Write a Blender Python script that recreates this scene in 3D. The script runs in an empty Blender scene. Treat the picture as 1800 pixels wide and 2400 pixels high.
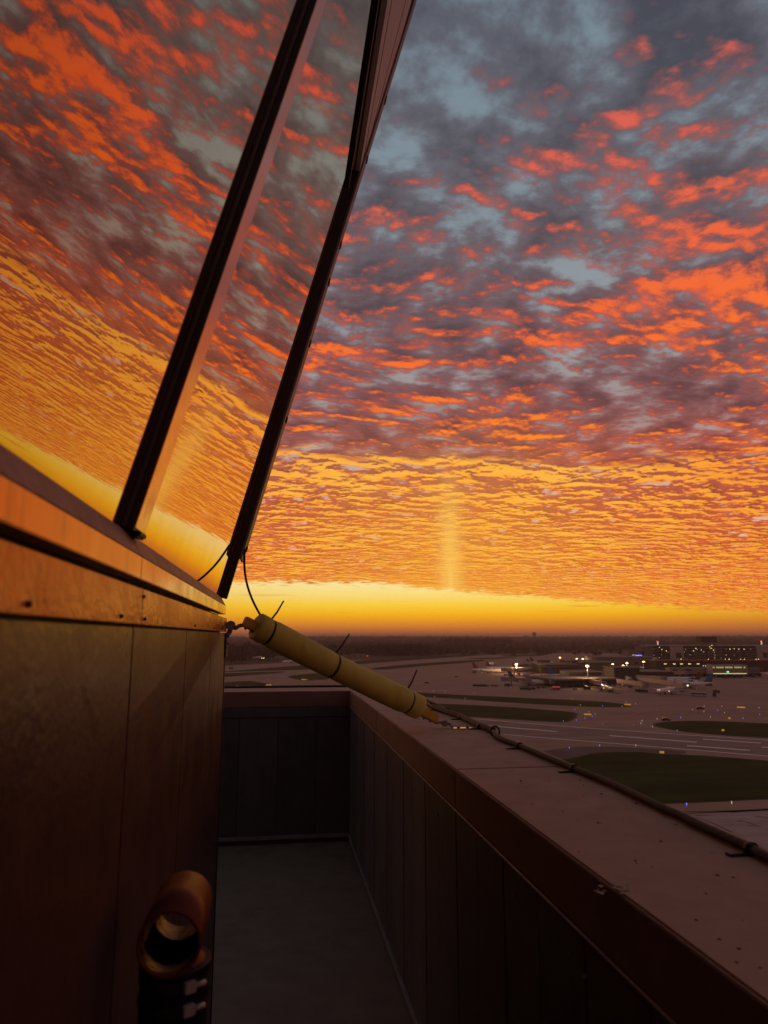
import bpy, bmesh, math, random
import numpy as np
from mathutils import Vector, Matrix
random.seed(7); rng = np.random.default_rng(11)
C = bpy.context.scene.collection
S = bpy.context.scene
R = math.radians
EYE = 44.0                                   # height of the photographer's eye above the airfield

# ------------------------------------------------------------------ camera
FPX = 1660.0                                 # focal length in pixels of the 1800 px wide photograph
TH = math.atan(291 / FPX)                    # camera tilted up about 10 degrees
PSI = math.atan(250 / (FPX * math.cos(TH) + 291 * math.sin(TH)))   # turned right of the parapet's direction
cd = bpy.data.cameras.new('camera'); cam = bpy.data.objects.new('camera', cd); C.objects.link(cam)
cam.location = (0, 0, EYE); cam.rotation_euler = (R(90) + TH, 0, -PSI)
cd.sensor_fit = 'HORIZONTAL'; cd.sensor_width = 36; cd.lens = 36 * FPX / 1800
cd.clip_start = .02; cd.clip_end = 40000
cd.dof.use_dof = True; cd.dof.focus_distance = 4.5; cd.dof.aperture_fstop = 8.0
S.camera = cam
S.view_settings.view_transform = 'Standard'; S.view_settings.look = 'None'
S.view_settings.exposure = 0; S.view_settings.gamma = 1; S.view_settings.use_curve_mapping = False
S.cycles.max_bounces = 7; S.cycles.diffuse_bounces = 3; S.cycles.glossy_bounces = 4
S.cycles.transparent_max_bounces = 12; S.cycles.volume_bounces = 0; S.cycles.sample_clamp_indirect = 4
S.cycles.use_denoising = True

_f = np.array([math.sin(PSI) * math.cos(TH), math.cos(PSI) * math.cos(TH), math.sin(TH)])
_r = np.array([math.cos(PSI), -math.sin(PSI), 0]); _u = np.cross(_r, _f)
def ray(px, py): return _f * FPX + _r * (px - 900) + _u * (1200 - py)
def at_z(px, py, z): r = ray(px, py); q = r * ((z - EYE) / r[2]); q[2] = z; return q
def at_y(px, py, y): r = ray(px, py); q = r * (y / r[1]); q[2] += EYE; return q
def ground_at(px, py, z=0.0): return at_z(px, py, z)

# ------------------------------------------------------------------ node helpers
def lin(c):
    return tuple((v / 255 / 12.92) if v / 255 <= .04045 else ((v / 255 + .055) / 1.055) ** 2.4 for v in c) + (1,)
class V:
    nt = None
    def __init__(s, sock): s.s = sock
    @staticmethod
    def m(op, *a):
        n = V.nt.nodes.new('ShaderNodeMath'); n.operation = op
        for i, x in enumerate(a):
            if isinstance(x, V): V.nt.links.new(x.s, n.inputs[i])
            else: n.inputs[i].default_value = x
        return V(n.outputs[0])
    def __add__(s, o): return V.m('ADD', s, o)
    __radd__ = __add__
    def __sub__(s, o): return V.m('SUBTRACT', s, o)
    def __rsub__(s, o): return V.m('SUBTRACT', o, s)
    def __mul__(s, o): return V.m('MULTIPLY', s, o)
    __rmul__ = __mul__
    def __truediv__(s, o): return V.m('DIVIDE', s, o)
    def __rtruediv__(s, o): return V.m('DIVIDE', o, s)
def mx(a, b): return V.m('MAXIMUM', a, b)
def mn(a, b): return V.m('MINIMUM', a, b)
def sstep(x, a, b):
    n = V.nt.nodes.new('ShaderNodeMapRange'); n.interpolation_type = 'SMOOTHSTEP'
    V.nt.links.new(x.s, n.inputs[0]); n.inputs[1].default_value = a; n.inputs[2].default_value = b
    return V(n.outputs[0])
def lmap(x, a, b, c, d):
    n = V.nt.nodes.new('ShaderNodeMapRange'); n.clamp = True
    V.nt.links.new(x.s, n.inputs[0])
    for i, q in enumerate((a, b, c, d)): n.inputs[i + 1].default_value = q
    return V(n.outputs[0])
def gauss(x, w): return V.m('POWER', 2.718, (x * x) * (-1.0 / (w * w)))
def vec(x, y, z=0.0):
    n = V.nt.nodes.new('ShaderNodeCombineXYZ')
    for i, q in enumerate((x, y, z)):
        if isinstance(q, V): V.nt.links.new(q.s, n.inputs[i])
        else: n.inputs[i].default_value = q
    return V(n.outputs[0])
def noise(v, scale, detail=4, rough=.55, dist=0.0):
    n = V.nt.nodes.new('ShaderNodeTexNoise')
    if v is not None: V.nt.links.new(v.s, n.inputs['Vector'])
    n.inputs['Scale'].default_value = scale; n.inputs['Detail'].default_value = detail
    n.inputs['Roughness'].default_value = rough; n.inputs['Distortion'].default_value = dist
    return V(n.outputs['Fac'])
def ramp(x, stops):
    n = V.nt.nodes.new('ShaderNodeValToRGB'); e = n.color_ramp.elements
    for i, (p, c) in enumerate(stops):
        q = e[i] if i < 2 else e.new(p)
        q.position = p; q.color = lin(c)
    V.nt.links.new(x.s, n.inputs[0]); return V(n.outputs[0])
def mixc(f, a, b, mode='MIX'):
    n = V.nt.nodes.new('ShaderNodeMix'); n.data_type = 'RGBA'; n.blend_type = mode
    for i, q in ((0, f), (6, a), (7, b)):
        if isinstance(q, V): V.nt.links.new(q.s, n.inputs[i])
        else: n.inputs[i].default_value = q
    return V(n.outputs[2])

# ------------------------------------------------------------------ world: sunset sky under an altocumulus deck
SUN_AZ, SUN_EL = 14.0, -0.5
W = bpy.data.worlds.new('World'); S.world = W; W.use_nodes = True
nt = W.node_tree; nt.nodes.clear(); V.nt = nt
out = nt.nodes.new('ShaderNodeOutputWorld'); bg = nt.nodes.new('ShaderNodeBackground')
nt.links.new(bg.outputs[0], out.inputs[0])
tc = nt.nodes.new('ShaderNodeTexCoord'); sp = nt.nodes.new('ShaderNodeSeparateXYZ')
nt.links.new(tc.outputs['Generated'], sp.inputs[0])
dx, dy, dz = (V(sp.outputs[i]) for i in range(3))
el = V.m('ARCSINE', dz) * 57.2958
az = V.m('ARCTAN2', dx, dy) * 57.2958 - SUN_AZ          # degrees right of the sun
aaz = V.m('ABSOLUTE', az)
zc = mx(dz, 0.0) + .045
u, v = dx / zc, dy / zc
P = vec(u, v)
# slow warp so that bands meander; cells are shaded by their slope towards the sun
w1 = noise(P, .7, 2, .5) - .5
w2 = noise(vec(u + 7.3, v - 2.1), .7, 2, .5) - .5
pu, pv = u + w1 * .40, v + w2 * .40
band = pv + pu * -.16                                    # bands run nearly across the view, rising to the right
qx, qy = pu * .82 + pv * .04, band
DS = .036
d0 = noise(vec(qx, qy * .86, 1.0), 8.2, 8, .57)
d1 = noise(vec(qx + .22 * DS, (qy + .97 * DS) * .86, 1.0), 8.2, 8, .57)
n_big = noise(vec(qx * .9, qy * 1.1, 4.0), 1.55, 4, .52)
n_mid = noise(vec(qx * .9, qy * 1.1, 8.0), 3.3, 5, .56)
e50 = el / 50.0
near = 1.0 - sstep(aaz, 45.0, 120.0)                      # lit half of the sky
dark = ramp(e50, [(.03, (218, 108, 42)), (.12, (184, 82, 48)), (.20, (166, 76, 56)), (.27, (150, 78, 70)), (.34, (124, 80, 80)),
                  (.44, (108, 82, 86)), (.58, (96, 86, 92)), (.74, (88, 88, 97)), (1, (80, 86, 98))])
gapc = ramp(e50, [(.03, (252, 196, 120)), (.12, (246, 200, 156)), (.22, (224, 188, 172)), (.32, (182, 172, 168)),
                  (.48, (150, 154, 158)), (.66, (130, 143, 152)), (1, (112, 134, 147))])
hic = ramp(e50, [(.03, (255, 178, 62)), (.12, (255, 164, 52)), (.23, (255, 160, 52)), (.29, (255, 138, 44)),
                 (.42, (250, 116, 48)), (.56, (240, 104, 62)), (.70, (222, 100, 80)), (1, (190, 92, 88))])
redc = ramp(e50, [(.1, (228, 104, 48)), (.26, (206, 88, 56)), (.45, (182, 82, 66)), (.6, (156, 88, 82)), (1, (126, 88, 92))])
rimx = el - 13.3 + az * .02 + (n_big - .5) * 8.5 + (n_mid - .5) * 4.5 + (d0 - .5) * 2.0
low = 1.0 - sstep(rimx, -.7, .7)
rim = gauss(rimx + .5, .62)
slope = (d0 - d1) * 5.2
clus = (n_big - .5) * 2.7 + (n_mid - .5) * 1.7
rim2 = gauss(el - 23.5 - az * .14 + (n_big - .5) * 12.0, 2.3) * .22 - gauss(el - 17.5, 2.2) * .12
bias = lmap(el, 14.0, 44.0, -.26, -.42)
hk = slope + clus + rim2 + bias
hl_hi = sstep(hk + (d0 - .5) * .5, -.04, .74)
wash = sstep(hk, -.40, .16)
lk = slope * 1.1 + (n_mid - .5) * 1.9 + (d0 - .5) * .9
hl_lo = sstep(lk, -.20, .26)
peak = sstep(lk, .06, .42) * low * near * (1.0 - .75 * sstep(aaz, 7.0, 26.0))
h = mx(mx(hl_hi * (1.0 - low), low * hl_lo), 0.0)
h = h * (near * .85 + .15) * (1.0 - .30 * sstep(az, 10.0, 40.0) * low)
thick = d0 * .78 + n_mid * .22
gap = 1.0 - sstep(thick, .355, .495)
gap = gap * (1.0 - .45 * gauss(el - 16.5, 4.5)) * (1.0 - low)
gap = mx(gap, low * (1.0 - sstep(d0 + (n_mid - .5) * .5, .30, .37)) * .8)
shade = sstep(thick, .62, .46)
base = mixc(shade, mixc(1.0, dark, (.74, .74, .77, 1), 'MULTIPLY'), mixc(1.0, dark, (1.30, 1.26, 1.24, 1), 'MULTIPLY'))
base = mixc(gap, base, gapc)
rimk = rim * sstep(slope + (n_mid - .5) * 1.2, -.30, .02) * near
cl = mixc(wash * near * .62 * (1.0 - low), base, redc)
cl = mixc(h, cl, mixc(sstep(d0 + (n_mid - .5) * .6, .34, .62), mixc(1.0, hic, (1.0, .70, .70, 1), 'MULTIPLY'), hic))
cl = mixc(peak * .68, cl, lin((255, 188, 74)))
cl = mixc(rimk * .9, cl, mixc(sstep(aaz, 8.0, 26.0), lin((255, 184, 70)), lin((255, 150, 44))))
# sun pillar in the ice crystals over the hidden sun
pil = gauss(az + .2, .9) * sstep(el, .8, 3.6) * (1.0 - sstep(el, 6.0, 15.5))
pil = mx(pil * .8, gauss(az + .2, .42) * sstep(el, .8, 3.6) * (1.0 - sstep(el, 4.5, 9.5)))
cl = mixc(pil * .9, cl, lin((255, 208, 104)))
glow = gauss(az, 12.0) * (1.0 - sstep(el, 6.0, 19.0))
cl = mixc(glow * .34, cl, lin((255, 182, 60)))
cl = mixc((1.0 - near) * .8, cl, mixc(.5, ramp(e50, [(0, (84, 74, 82)), (1, (70, 76, 90))]), cl))
# clear strip under the deck's edge, the physical sky model under it
sky = nt.nodes.new('ShaderNodeTexSky'); sky.sky_type = 'NISHITA'; sky.sun_disc = False
sky.sun_elevation = R(.2); sky.sun_rotation = R(SUN_AZ); sky.altitude = 250
clear = ramp(el / 6.0, [(0, (172, 96, 62)), (.06, (190, 106, 56)), (.17, (230, 145, 40)), (.285, (252, 184, 26)), (.41, (255, 210, 62)),
                        (.59, (255, 229, 138)), (.72, (255, 235, 165)), (1, (255, 230, 160))])
redder = sstep(aaz, 8.0, 34.0)
clear = mixc(redder * .55, clear, ramp(el / 6.0, [(0, (150, 80, 56)), (.15, (186, 98, 52)), (.4, (234, 140, 40)), (1, (250, 180, 70))]))
nis = mixc(1.0, V(sky.outputs[0]), (.10, .10, .10, 1), 'MULTIPLY')
clear = mixc(.05, clear, nis)
wisp = sstep(noise(vec(az * .16, el * 4.5, 1.0), 1.0, 4, .55), .63, .70) * gauss(el - 2.6, .7) * .7
clear = mixc(wisp, clear, lin((228, 130, 44)))
edge = lmap(az + 2.0, -4.0, 24.0, 4.15, 1.5) + (noise(vec(u * .9, v * .25), 1.2, 5, .6) - .5) * .55
cov = sstep(el - edge + (d0 - .5) * 1.9 + (n_mid - .5) * .8, -.12, .26)
full = mixc(cov, clear, cl)
full = mixc(1.0 - sstep(el, -3.0, -.2), full, lin((60, 40, 34)))
nt.links.new(full.s, bg.inputs[0]); bg.inputs[1].default_value = 1.0
W.cycles.sampling_method = 'MANUAL'; W.cycles.sample_map_resolution = 2048

# ------------------------------------------------------------------ materials
MATS = {}
def mat(name, col, rough=.7, metal=0.0, spec=.5, var=.18, scale=6.0, bump=0.0, bscale=40.0, emit=None, estr=0.0, detail=5, dirt=0.0, dscale=2.0, coat=0.0, dst=None, streak=None, stint=None):
    if name in MATS: return MATS[name]
    m = bpy.data.materials.new(name); m.use_nodes = True; V.nt = m.node_tree
    b = V.nt.nodes['Principled BSDF']
    t = V.nt.nodes.new('ShaderNodeTexCoord'); o = V(t.outputs['Object'])
    c = tuple(col) + (1,)
    f = noise(o, scale, detail, .6)
    col_s = mixc(lmap(f, .3, .7, 0, 1), tuple(x * (1 - var) for x in col) + (1,), tuple(min(1, x * (1 + var)) for x in col) + (1,))
    if dirt:
        oo = o
        if dst:
            vm = V.nt.nodes.new('ShaderNodeVectorMath'); vm.operation = 'MULTIPLY'; V.nt.links.new(o.s, vm.inputs[0]); vm.inputs[1].default_value = dst; oo = V(vm.outputs[0])
        d = sstep(noise(oo, dscale, 6, .65, .6 if not dst else .1), .50, .72) * dirt
        col_s = mixc(d, col_s, tuple(x * .35 for x in col) + (1,))
    if streak:
        vm = V.nt.nodes.new('ShaderNodeVectorMath'); vm.operation = 'MULTIPLY'; V.nt.links.new(o.s, vm.inputs[0]); vm.inputs[1].default_value = streak[:3]
        q = noise(V(vm.outputs[0]), 1.0, 6, .62)
        col_s = mixc(1.0, col_s, mixc(lmap(q, .30, .70, 0, 1), (1 - streak[3],) * 3 + (1,), (1 + streak[3],) * 3 + (1,)), 'MULTIPLY')
    V.nt.links.new(col_s.s, b.inputs['Base Color'])
    b.inputs['Metallic'].default_value = metal; b.inputs['Specular IOR Level'].default_value = spec
    rr = lmap(noise(o, scale * 2.3, 3, .6), .3, .7, max(.02, rough - .08), min(1, rough + .08))
    V.nt.links.new(rr.s, b.inputs['Roughness'])
    b.inputs['Coat Weight'].default_value = coat
    if stint: b.inputs['Specular Tint'].default_value = stint + (1,)
    if bump:
        bn = V.nt.nodes.new('ShaderNodeBump'); bn.inputs['Strength'].default_value = 1.0; bn.inputs['Distance'].default_value = bump
        V.nt.links.new(noise(o, bscale, 3, .55).s, bn.inputs['Height']); V.nt.links.new(bn.outputs[0], b.inputs['Normal'])
    if emit:
        b.inputs['Emission Color'].default_value = tuple(emit) + (1,); b.inputs['Emission Strength'].default_value = estr
    MATS[name] = m; return m

wallm = mat('painted_wall', (.068, .034, .030), .34, spec=.34, stint=(1.0, .40, .28), var=.10, scale=3, bump=.0010, bscale=66, dirt=.3, dscale=30, dst=(1, 1, .06))
bandm = mat('painted_band', (.48, .19, .07), .30, metal=.4, stint=(1.0, .6, .4), spec=.8, var=.15, scale=4, bump=.0020, bscale=80, dirt=.55, dscale=46, dst=(1, 1, .10))
sillm = mat('sill_metal', (.30, .19, .13), .5, spec=.5, var=.2, scale=9, dirt=.5, dscale=34, dst=(1, 1, .25))
fasm = mat('fascia_metal', (.62, .215, .075), .22, metal=.7, spec=.6, var=.12, scale=5, dirt=.5, dscale=40, dst=(1, 1, .08))
blackm = mat('black_gasket', (.012, .011, .011), .55, spec=.3)
mulm = mat('mullion_dark', (.022, .017, .015), .45, spec=.35)
mulcap = mat('mullion_cap', (.74, .42, .26), .22, metal=.85, spec=.5, var=.08)
stripm = mat('conduit_grey', (.14, .13, .13), .5, spec=.4)
finm = mat('fin_panel', (.52, .50, .50), .6, spec=.3, var=.08, scale=4)
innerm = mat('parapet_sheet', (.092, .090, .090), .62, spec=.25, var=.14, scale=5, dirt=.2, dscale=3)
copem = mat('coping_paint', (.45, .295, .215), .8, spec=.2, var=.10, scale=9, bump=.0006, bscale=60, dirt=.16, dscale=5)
copeshade = mat('coping_face_shade', (.20, .13, .105), .78, spec=.2, var=.1, scale=6)  # darker coping colour: shade on the inner face painted in
basem = mat('baseboard_grey', (.20, .20, .21), .6, spec=.3)
edgem = mat('drip_edge', (.5, .45, .4), .35, metal=.8)
deckm = mat('deck_coating', (.20, .145, .105), .85, spec=.2, var=.12, scale=7, bump=.0004, bscale=140, dirt=.3, dscale=3)
foamm = mat('yellow_foam', (.58, .54, .12), .75, spec=.25, var=.08, scale=12, bump=.0010, bscale=30, dirt=.30, dscale=9)
ybar = mat('yellow_paint', (.58, .34, .02), .5, spec=.4, var=.1, dirt=.15, dscale=20)
galv = mat('galvanised', (.22, .23, .25), .5, metal=.5, spec=.5, var=.25, scale=60)
shinym = mat('bright_steel', (.75, .62, .5), .18, metal=1.0)
ropem = mat('cable_black', (.035, .03, .03), .6, spec=.35, var=.3, scale=90, bump=.001, bscale=300)
tiem = mat('nylon_black', (.012, .012, .013), .4, spec=.5)
copm = mat('pipe_copper', (.115, .033, .02), .42, metal=.25, stint=(1.0, .5, .35), spec=.22, var=.2, scale=18, dirt=.3, dscale=14)
rubm = mat('rubber_black', (.012, .012, .012), .5, spec=.3)
interm = mat('dark_interior', (.01, .009, .009), .8, spec=.1)

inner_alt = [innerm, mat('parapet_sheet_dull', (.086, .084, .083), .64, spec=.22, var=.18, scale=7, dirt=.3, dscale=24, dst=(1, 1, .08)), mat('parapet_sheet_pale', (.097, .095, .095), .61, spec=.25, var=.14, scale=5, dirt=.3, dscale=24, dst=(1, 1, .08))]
def glass_mat():
    m = bpy.data.materials.new('coated_glass'); m.use_nodes = True; V.nt = m.node_tree; V.nt.nodes.clear()
    n = V.nt.nodes.new; L = V.nt.links.new
    o = n('ShaderNodeOutputMaterial'); mxs = n('ShaderNodeMixShader'); tr = n('ShaderNodeBsdfTransparent'); gl = n('ShaderNodeBsdfGlossy')
    tr.inputs[0].default_value = (.22, .22, .2, 1)
    gl.inputs['Roughness'].default_value = 0.0; gl.inputs[0].default_value = (1.0, .79, .60, 1)
    lw = n('ShaderNodeLayerWeight'); lw.inputs[0].default_value = .5
    tcg = n('ShaderNodeTexCoord'); vm = n('ShaderNodeVectorMath'); vm.operation = 'MULTIPLY'; L(tcg.outputs['Object'], vm.inputs[0]); vm.inputs[1].default_value = (3, 14, 1.2)
    film = lmap(noise(V(vm.outputs[0]), 1.0, 6, .6), .35, .75, 0.0, .06)
    fr = V.m('POWER', V(lw.outputs['Facing']), 1.22) * (1.0 - film)
    L(fr.s, mxs.inputs[0]); L(tr.outputs[0], mxs.inputs[1]); L(gl.outputs[0], mxs.inputs[2]); L(mxs.outputs[0], o.inputs[0])
    return m
glassm = glass_mat()

# ------------------------------------------------------------------ mesh helpers
class MB:
    def __init__(s): s.v = []; s.f = []; s.sm = []
    def add(s, vs, fs, smooth=False):
        b = len(s.v); s.v += [tuple(map(float, q)) for q in vs]; s.f += [tuple(i + b for i in f) for f in fs]; s.sm += [smooth] * len(fs); return s
    def box(s, a, b):
        (x0, y0, z0), (x1, y1, z1) = a, b
        return s.add([(x0, y0, z0), (x1, y0, z0), (x1, y1, z0), (x0, y1, z0), (x0, y0, z1), (x1, y0, z1), (x1, y1, z1), (x0, y1, z1)],
                     [(0, 3, 2, 1), (4, 5, 6, 7), (0, 1, 5, 4), (1, 2, 6, 5), (2, 3, 7, 6), (3, 0, 4, 7)])
    def frame_box(s, p, q, a, b):
        # prism from p to q; a, b are half-extent vectors
        p, q, a, b = (np.array(t, float) for t in (p, q, a, b))
        return s.add([p - a - b, p + a - b, p + a + b, p - a + b, q - a - b, q + a - b, q + a + b, q - a + b],
                     [(0, 3, 2, 1), (4, 5, 6, 7), (0, 1, 5, 4), (1, 2, 6, 5), (2, 3, 7, 6), (3, 0, 4, 7)])
    def tube(s, pts, r, n=10, cap=True):
        pts = [np.array(p, float) for p in pts]; rs = r if hasattr(r, '__len__') else [r] * len(pts)
        vs = []; a = None
        for i, p in enumerate(pts):
            t = pts[min(i + 1, len(pts) - 1)] - pts[max(i - 1, 0)]; t /= (np.linalg.norm(t) + 1e-12)
            if a is None: a = np.cross(t, (0, 0, 1) if abs(t[2]) < .9 else (1, 0, 0))
            a = a - t * (a @ t); a /= np.linalg.norm(a); b = np.cross(t, a)
            vs += [p + rs[i] * (a * math.cos(k * 2 * math.pi / n) + b * math.sin(k * 2 * math.pi / n)) for k in range(n)]
        m = len(pts)
        fs = [(i * n + k, i * n + (k + 1) % n, (i + 1) * n + (k + 1) % n, (i + 1) * n + k) for i in range(m - 1) for k in range(n)]
        s.add(vs, fs, True)
        if cap:
            b0 = len(s.v) - n * m
            s.f += [tuple(b0 + k for k in range(n))[::-1], tuple(b0 + (m - 1) * n + k for k in range(n))]; s.sm += [False, False]
        return s
    def poly(s, pts): return s.add(pts, [tuple(range(len(pts)))])
    def prism(s, pts, d):
        n = len(pts); d = np.array(d, float); a = [np.array(p, float) for p in pts]
        return s.add(a + [p + d for p in a], [tuple(range(n))[::-1], tuple(range(n, 2 * n))] + [(i, (i + 1) % n, n + (i + 1) % n, n + i) for i in range(n)])
    def mesh(s, name, m, bevel=0.0):
        me = bpy.data.meshes.new(name); me.from_pydata(s.v, [], s.f)
        me.polygons.foreach_set('use_smooth', s.sm)
        bm = bmesh.new(); bm.from_mesh(me); bmesh.ops.recalc_face_normals(bm, faces=bm.faces)
        if bevel:
            ed = [e for e in bm.edges if len(e.link_faces) == 2 and e.calc_face_angle(0) > .6]
            bmesh.ops.bevel(bm, geom=ed, offset=bevel, segments=2, affect='EDGES', clamp_overlap=True)
        bm.to_mesh(me); bm.free()
        if m: me.materials.append(m)
        return me
    def build(s, name, m, parent=None, bevel=0.0, loc=None):
        o = bpy.data.objects.new(name, s.mesh(name, m, bevel)); C.objects.link(o)
        if parent: o.parent = parent
        if loc is not None: o.location = loc
        return o
def tag(o, label=None, cat=None, group=None, kind=None):
    for k, q in (('label', label), ('category', cat), ('group', group), ('kind', kind)):
        if q: o[k] = q
    return o
def thing(name, label, cat, loc=(0, 0, 0), rz=0.0, group=None):
    o = bpy.data.objects.new(name, None); C.objects.link(o); o.empty_display_size = .1
    o.location = loc; o.rotation_euler = (0, 0, rz); return tag(o, label, cat, group)
def link_copy(ob, parent, loc=None):
    c = ob.copy(); C.objects.link(c); c.parent = parent
    if loc is not None: c.location = loc
    return c
def copy_thing(root, loc, rz, label, name=None):
    r = root.copy(); C.objects.link(r); r.location = loc; r.rotation_euler = (0, 0, rz); r['label'] = label
    for ch in root.children:
        c = ch.copy(); C.objects.link(c); c.parent = r
        for g in ch.children:
            d = g.copy(); C.objects.link(d); d.parent = c
    return r
E0 = np.array([0, 0, EYE])


# ================================================================== THE TOWER (authored relative to the eye)
def tb(mb, name, m, parent, bevel=0.0, label=None):
    o = mb.build(name, m, parent, bevel); o.location = Vector((0, 0, EYE)) - (parent.location if parent else Vector((0, 0, 0)))
    if label: o['label'] = label
    return o
def tsub(mb, name, m, parent, bevel=0.0):               # a part of a part: shares its parent's origin
    return mb.build(name, m, parent, bevel)
def er(px, py): return ray(px, py)
def ey(px, py, y): r = ray(px, py); return r * (y / r[1])
def ez(px, py, z): r = ray(px, py); return r * (z / r[2])

WX, FLOOR, TOPZ = -.21, -1.58, -.434
deck = MB().box((-3.2, -3, FLOOR - .25), (1.0, 2.97, FLOOR)).build('deck_floor', deckm, bevel=.004, loc=(0, 0, EYE)); tag(deck, kind='structure')
deck2 = MB().box((-3.2, 2.976, FLOOR - .25), (1.0, 6.3, FLOOR)).build('deck_floor', deckm, bevel=.004, loc=(0, 0, EYE)); tag(deck2, kind='structure')

cab = thing('control_tower_cab', 'control tower cab with brown panelled wall and leaning mirrored glass beside the walkway', 'control tower', (-1.6, 1.0, EYE + FLOOR))
ys = [-2.7, -1.43, -.80, -.17, .46, 1.10, 1.73, 2.37, 2.985]
for a, b in zip(ys[:-1], ys[1:]):
    tb(MB().box((WX - .02, a + .003, FLOOR + .03), (WX, b - .003, .0125)), 'wall_panel', wallm, cab, .0015)
for a, b in ((-2.7, -.75), (-.745, 1.135), (1.139, 3.006)):
    tb(MB().box((WX - .02, a, .0178), (WX + .004, b, .0715)), 'band_panel', bandm, cab, .0012)
# front (sunset side) wall round the corner
for i in range(5):
    tb(MB().box((-.835 - i * .63, 2.985, FLOOR + .03), (-.213 - i * .63, 3.0, .0125)), 'wall_panel', wallm, cab, .0015)
tb(MB().box((-3.3, 2.985, .0178), (WX - .021, 3.006, .0715)), 'band_panel', bandm, cab)
tb(MB().box((-3.3, -2.7, FLOOR), (WX - .021, 2.98, .0730)), 'wall_core', blackm, cab)
tb(MB().box((-3.3, -2.7, .0735), (WX - .030, 2.975, .0865)), 'shadow_slot', blackm, cab)
tb(MB().box((WX - .006, 2.9855, FLOOR + .03), (WX + .003, 3.004, .0125)), 'corner_trim', wallm, cab, .001)
for a, b in ((-2.7, 1.139), (1.141, 2.985)):
    tb(MB().box((WX - .03, a, .0872), (WX - .001, b, .1212)), 'fascia', fasm, cab, .0012)
    tb(MB().prism([(WX - .0015, a, .1217), (WX - .022, a, .1585), (WX - .06, a, .1585), (WX - .06, a, .1217)], (0, b - a, 0)), 'sill', sillm, cab, .0015)
tb(MB().box((-3.3, -2.7, .088), (WX - .061, 2.985, .158)), 'sill_board', sillm, cab)
sc = MB()
for y in (.63, .99, 1.16, 1.85, 2.4, 2.75, -.2):
    sc.tube([(WX + .003, y, .0262), (WX + .0072, y, .0262)], [.0032, .0024], 8)
for y in (1.142,):
    sc.tube([(WX + .003, y, .060), (WX + .0072, y, .060)], [.003, .0022], 8)
tag(tb(sc, 'screw_heads', blackm, cab), kind='stuff')

# glass plane: passes through the sill line along y and leans outward 15 degrees
GA = R(15); GX, GZ = WX - .022, .1585
GN = np.array([math.cos(GA), 0, -math.sin(GA)]); GT = np.array([math.sin(GA), 0, math.cos(GA)]); GY = np.array([0, 1.0, 0]); G0 = np.array([GX, 0, GZ])
def gp(y, t, o=0.0): return G0 + GY * y + GT * t + GN * o
def atg(px, py, o=0.0): r = er(px, py); P = G0 + GN * o; return r * ((GN @ P) / (GN @ r))
TT = 3.5
def gbox(y0, y1, t0, t1, o0, o1): return MB().add([gp(y, t, o) for t in (t0, t1) for y, o in ((y0, o0), (y1, o0), (y1, o1), (y0, o1))],
    [(0, 3, 2, 1), (4, 5, 6, 7), (0, 1, 5, 4), (1, 2, 6, 5), (2, 3, 7, 6), (3, 0, 4, 7)])
for a, b in ((-2.6, -.08), (.00, 1.088), (1.158, 2.995)):
    tb(gbox(a, b, -.004, TT, -.014, 0), 'glass_pane', glassm, cab)
for y0 in (-.082, 1.086):
    q = tb(gbox(y0, y0 + .076, .002, TT, -.014, .0158), 'mullion', mulm, cab, .001)
    tsub(gbox(y0 + .002, y0 + .0765, .006, TT, .0160, .0176), 'cap_strip', mulcap, q, .0005)
    tsub(gbox(y0 - .016, y0 - .0005, .002, TT, .0003, .0050), 'gasket', mat('gasket_grey', (.035, .034, .035), .5), q, .0015)
    tsub(gbox(y0 + .030, y0 + .084, -.004, .008, .001, .0205), 'sealant', blackm, q, .003)
hip = tb(gbox(2.988, 3.030, -.002, TT + .1, -.01, .0225), 'corner_mullion', mulm, cab, .002)
strip = tb(gbox(2.985, 3.14, .172, TT + .1, .023, .0325), 'cable_tray', stripm, cab, .001)
for t in (.215, .82, 1.20, 1.52, 1.72, 2.2, 2.55):
    tsub(gbox(3.06, 3.10, t, t + .022, .0325, .038), 'bolt_head', blackm, strip, .001)
# side brace from the corner mullion with a pale fin between the two
b0, b1 = atg(816, 430, .006), atg(884, 0, .006); bd = (b1 - b0) / np.linalg.norm(b1 - b0); bp = np.cross(GN, bd)
tb(MB().frame_box(b0 - bd * .03, b1 + bd * .9, bp * .007, GN * .0062), 'upper_post', mulm, cab, .002)
f0, f1, f2 = atg(822, 466, .003), atg(894, 0, .003), atg(955, 0, .003)
ex = .5
f1e = f0 + (f1 - f0) * (1 + ex); f2e = f0 + (f2 - f0) * (1 + ex)
fin = tb(MB().prism([f0, f1e, f2e], GN * .0205), 'fin_panel', finm, cab)
for k in (.10, .68):
    a = f0 + (f1e - f0) * .05 + (f2e - f0) * .05; b = f1e + (f2e - f1e) * k
    tsub(MB().frame_box(a + GN * .0205, b + GN * .0205, GN * .0016, np.cross(GN, (b - a) / np.linalg.norm(b - a)) * .0016), 'seam', blackm, fin)
# what is behind the glass, and the roof that shades it
tb(MB().box((-3.3, -2.7, .1585), (-2.2, 2.95, 2.9)), 'interior_core', interm, cab)
tb(MB().prism([(-3.3, 2.998, .16), (-.26, 2.998, .16), (.44, 2.998, 2.86), (-3.3, 2.998, 2.86)], (0, .012, 0)), 'front_glass', interm, cab)
rx = gp(0, TT)[0] + .12
tb(MB().box((-3.4, -2.8, gp(0, TT)[2] + .05), (rx, 3.12, gp(0, TT)[2] + .55)), 'roof', finm, cab, .01)
tb(MB().tube([(-1.2, 1.5, -EYE), (-1.2, 1.5, FLOOR - .26)], [2.6, 2.2], 24), 'shaft', finm, cab)

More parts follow.
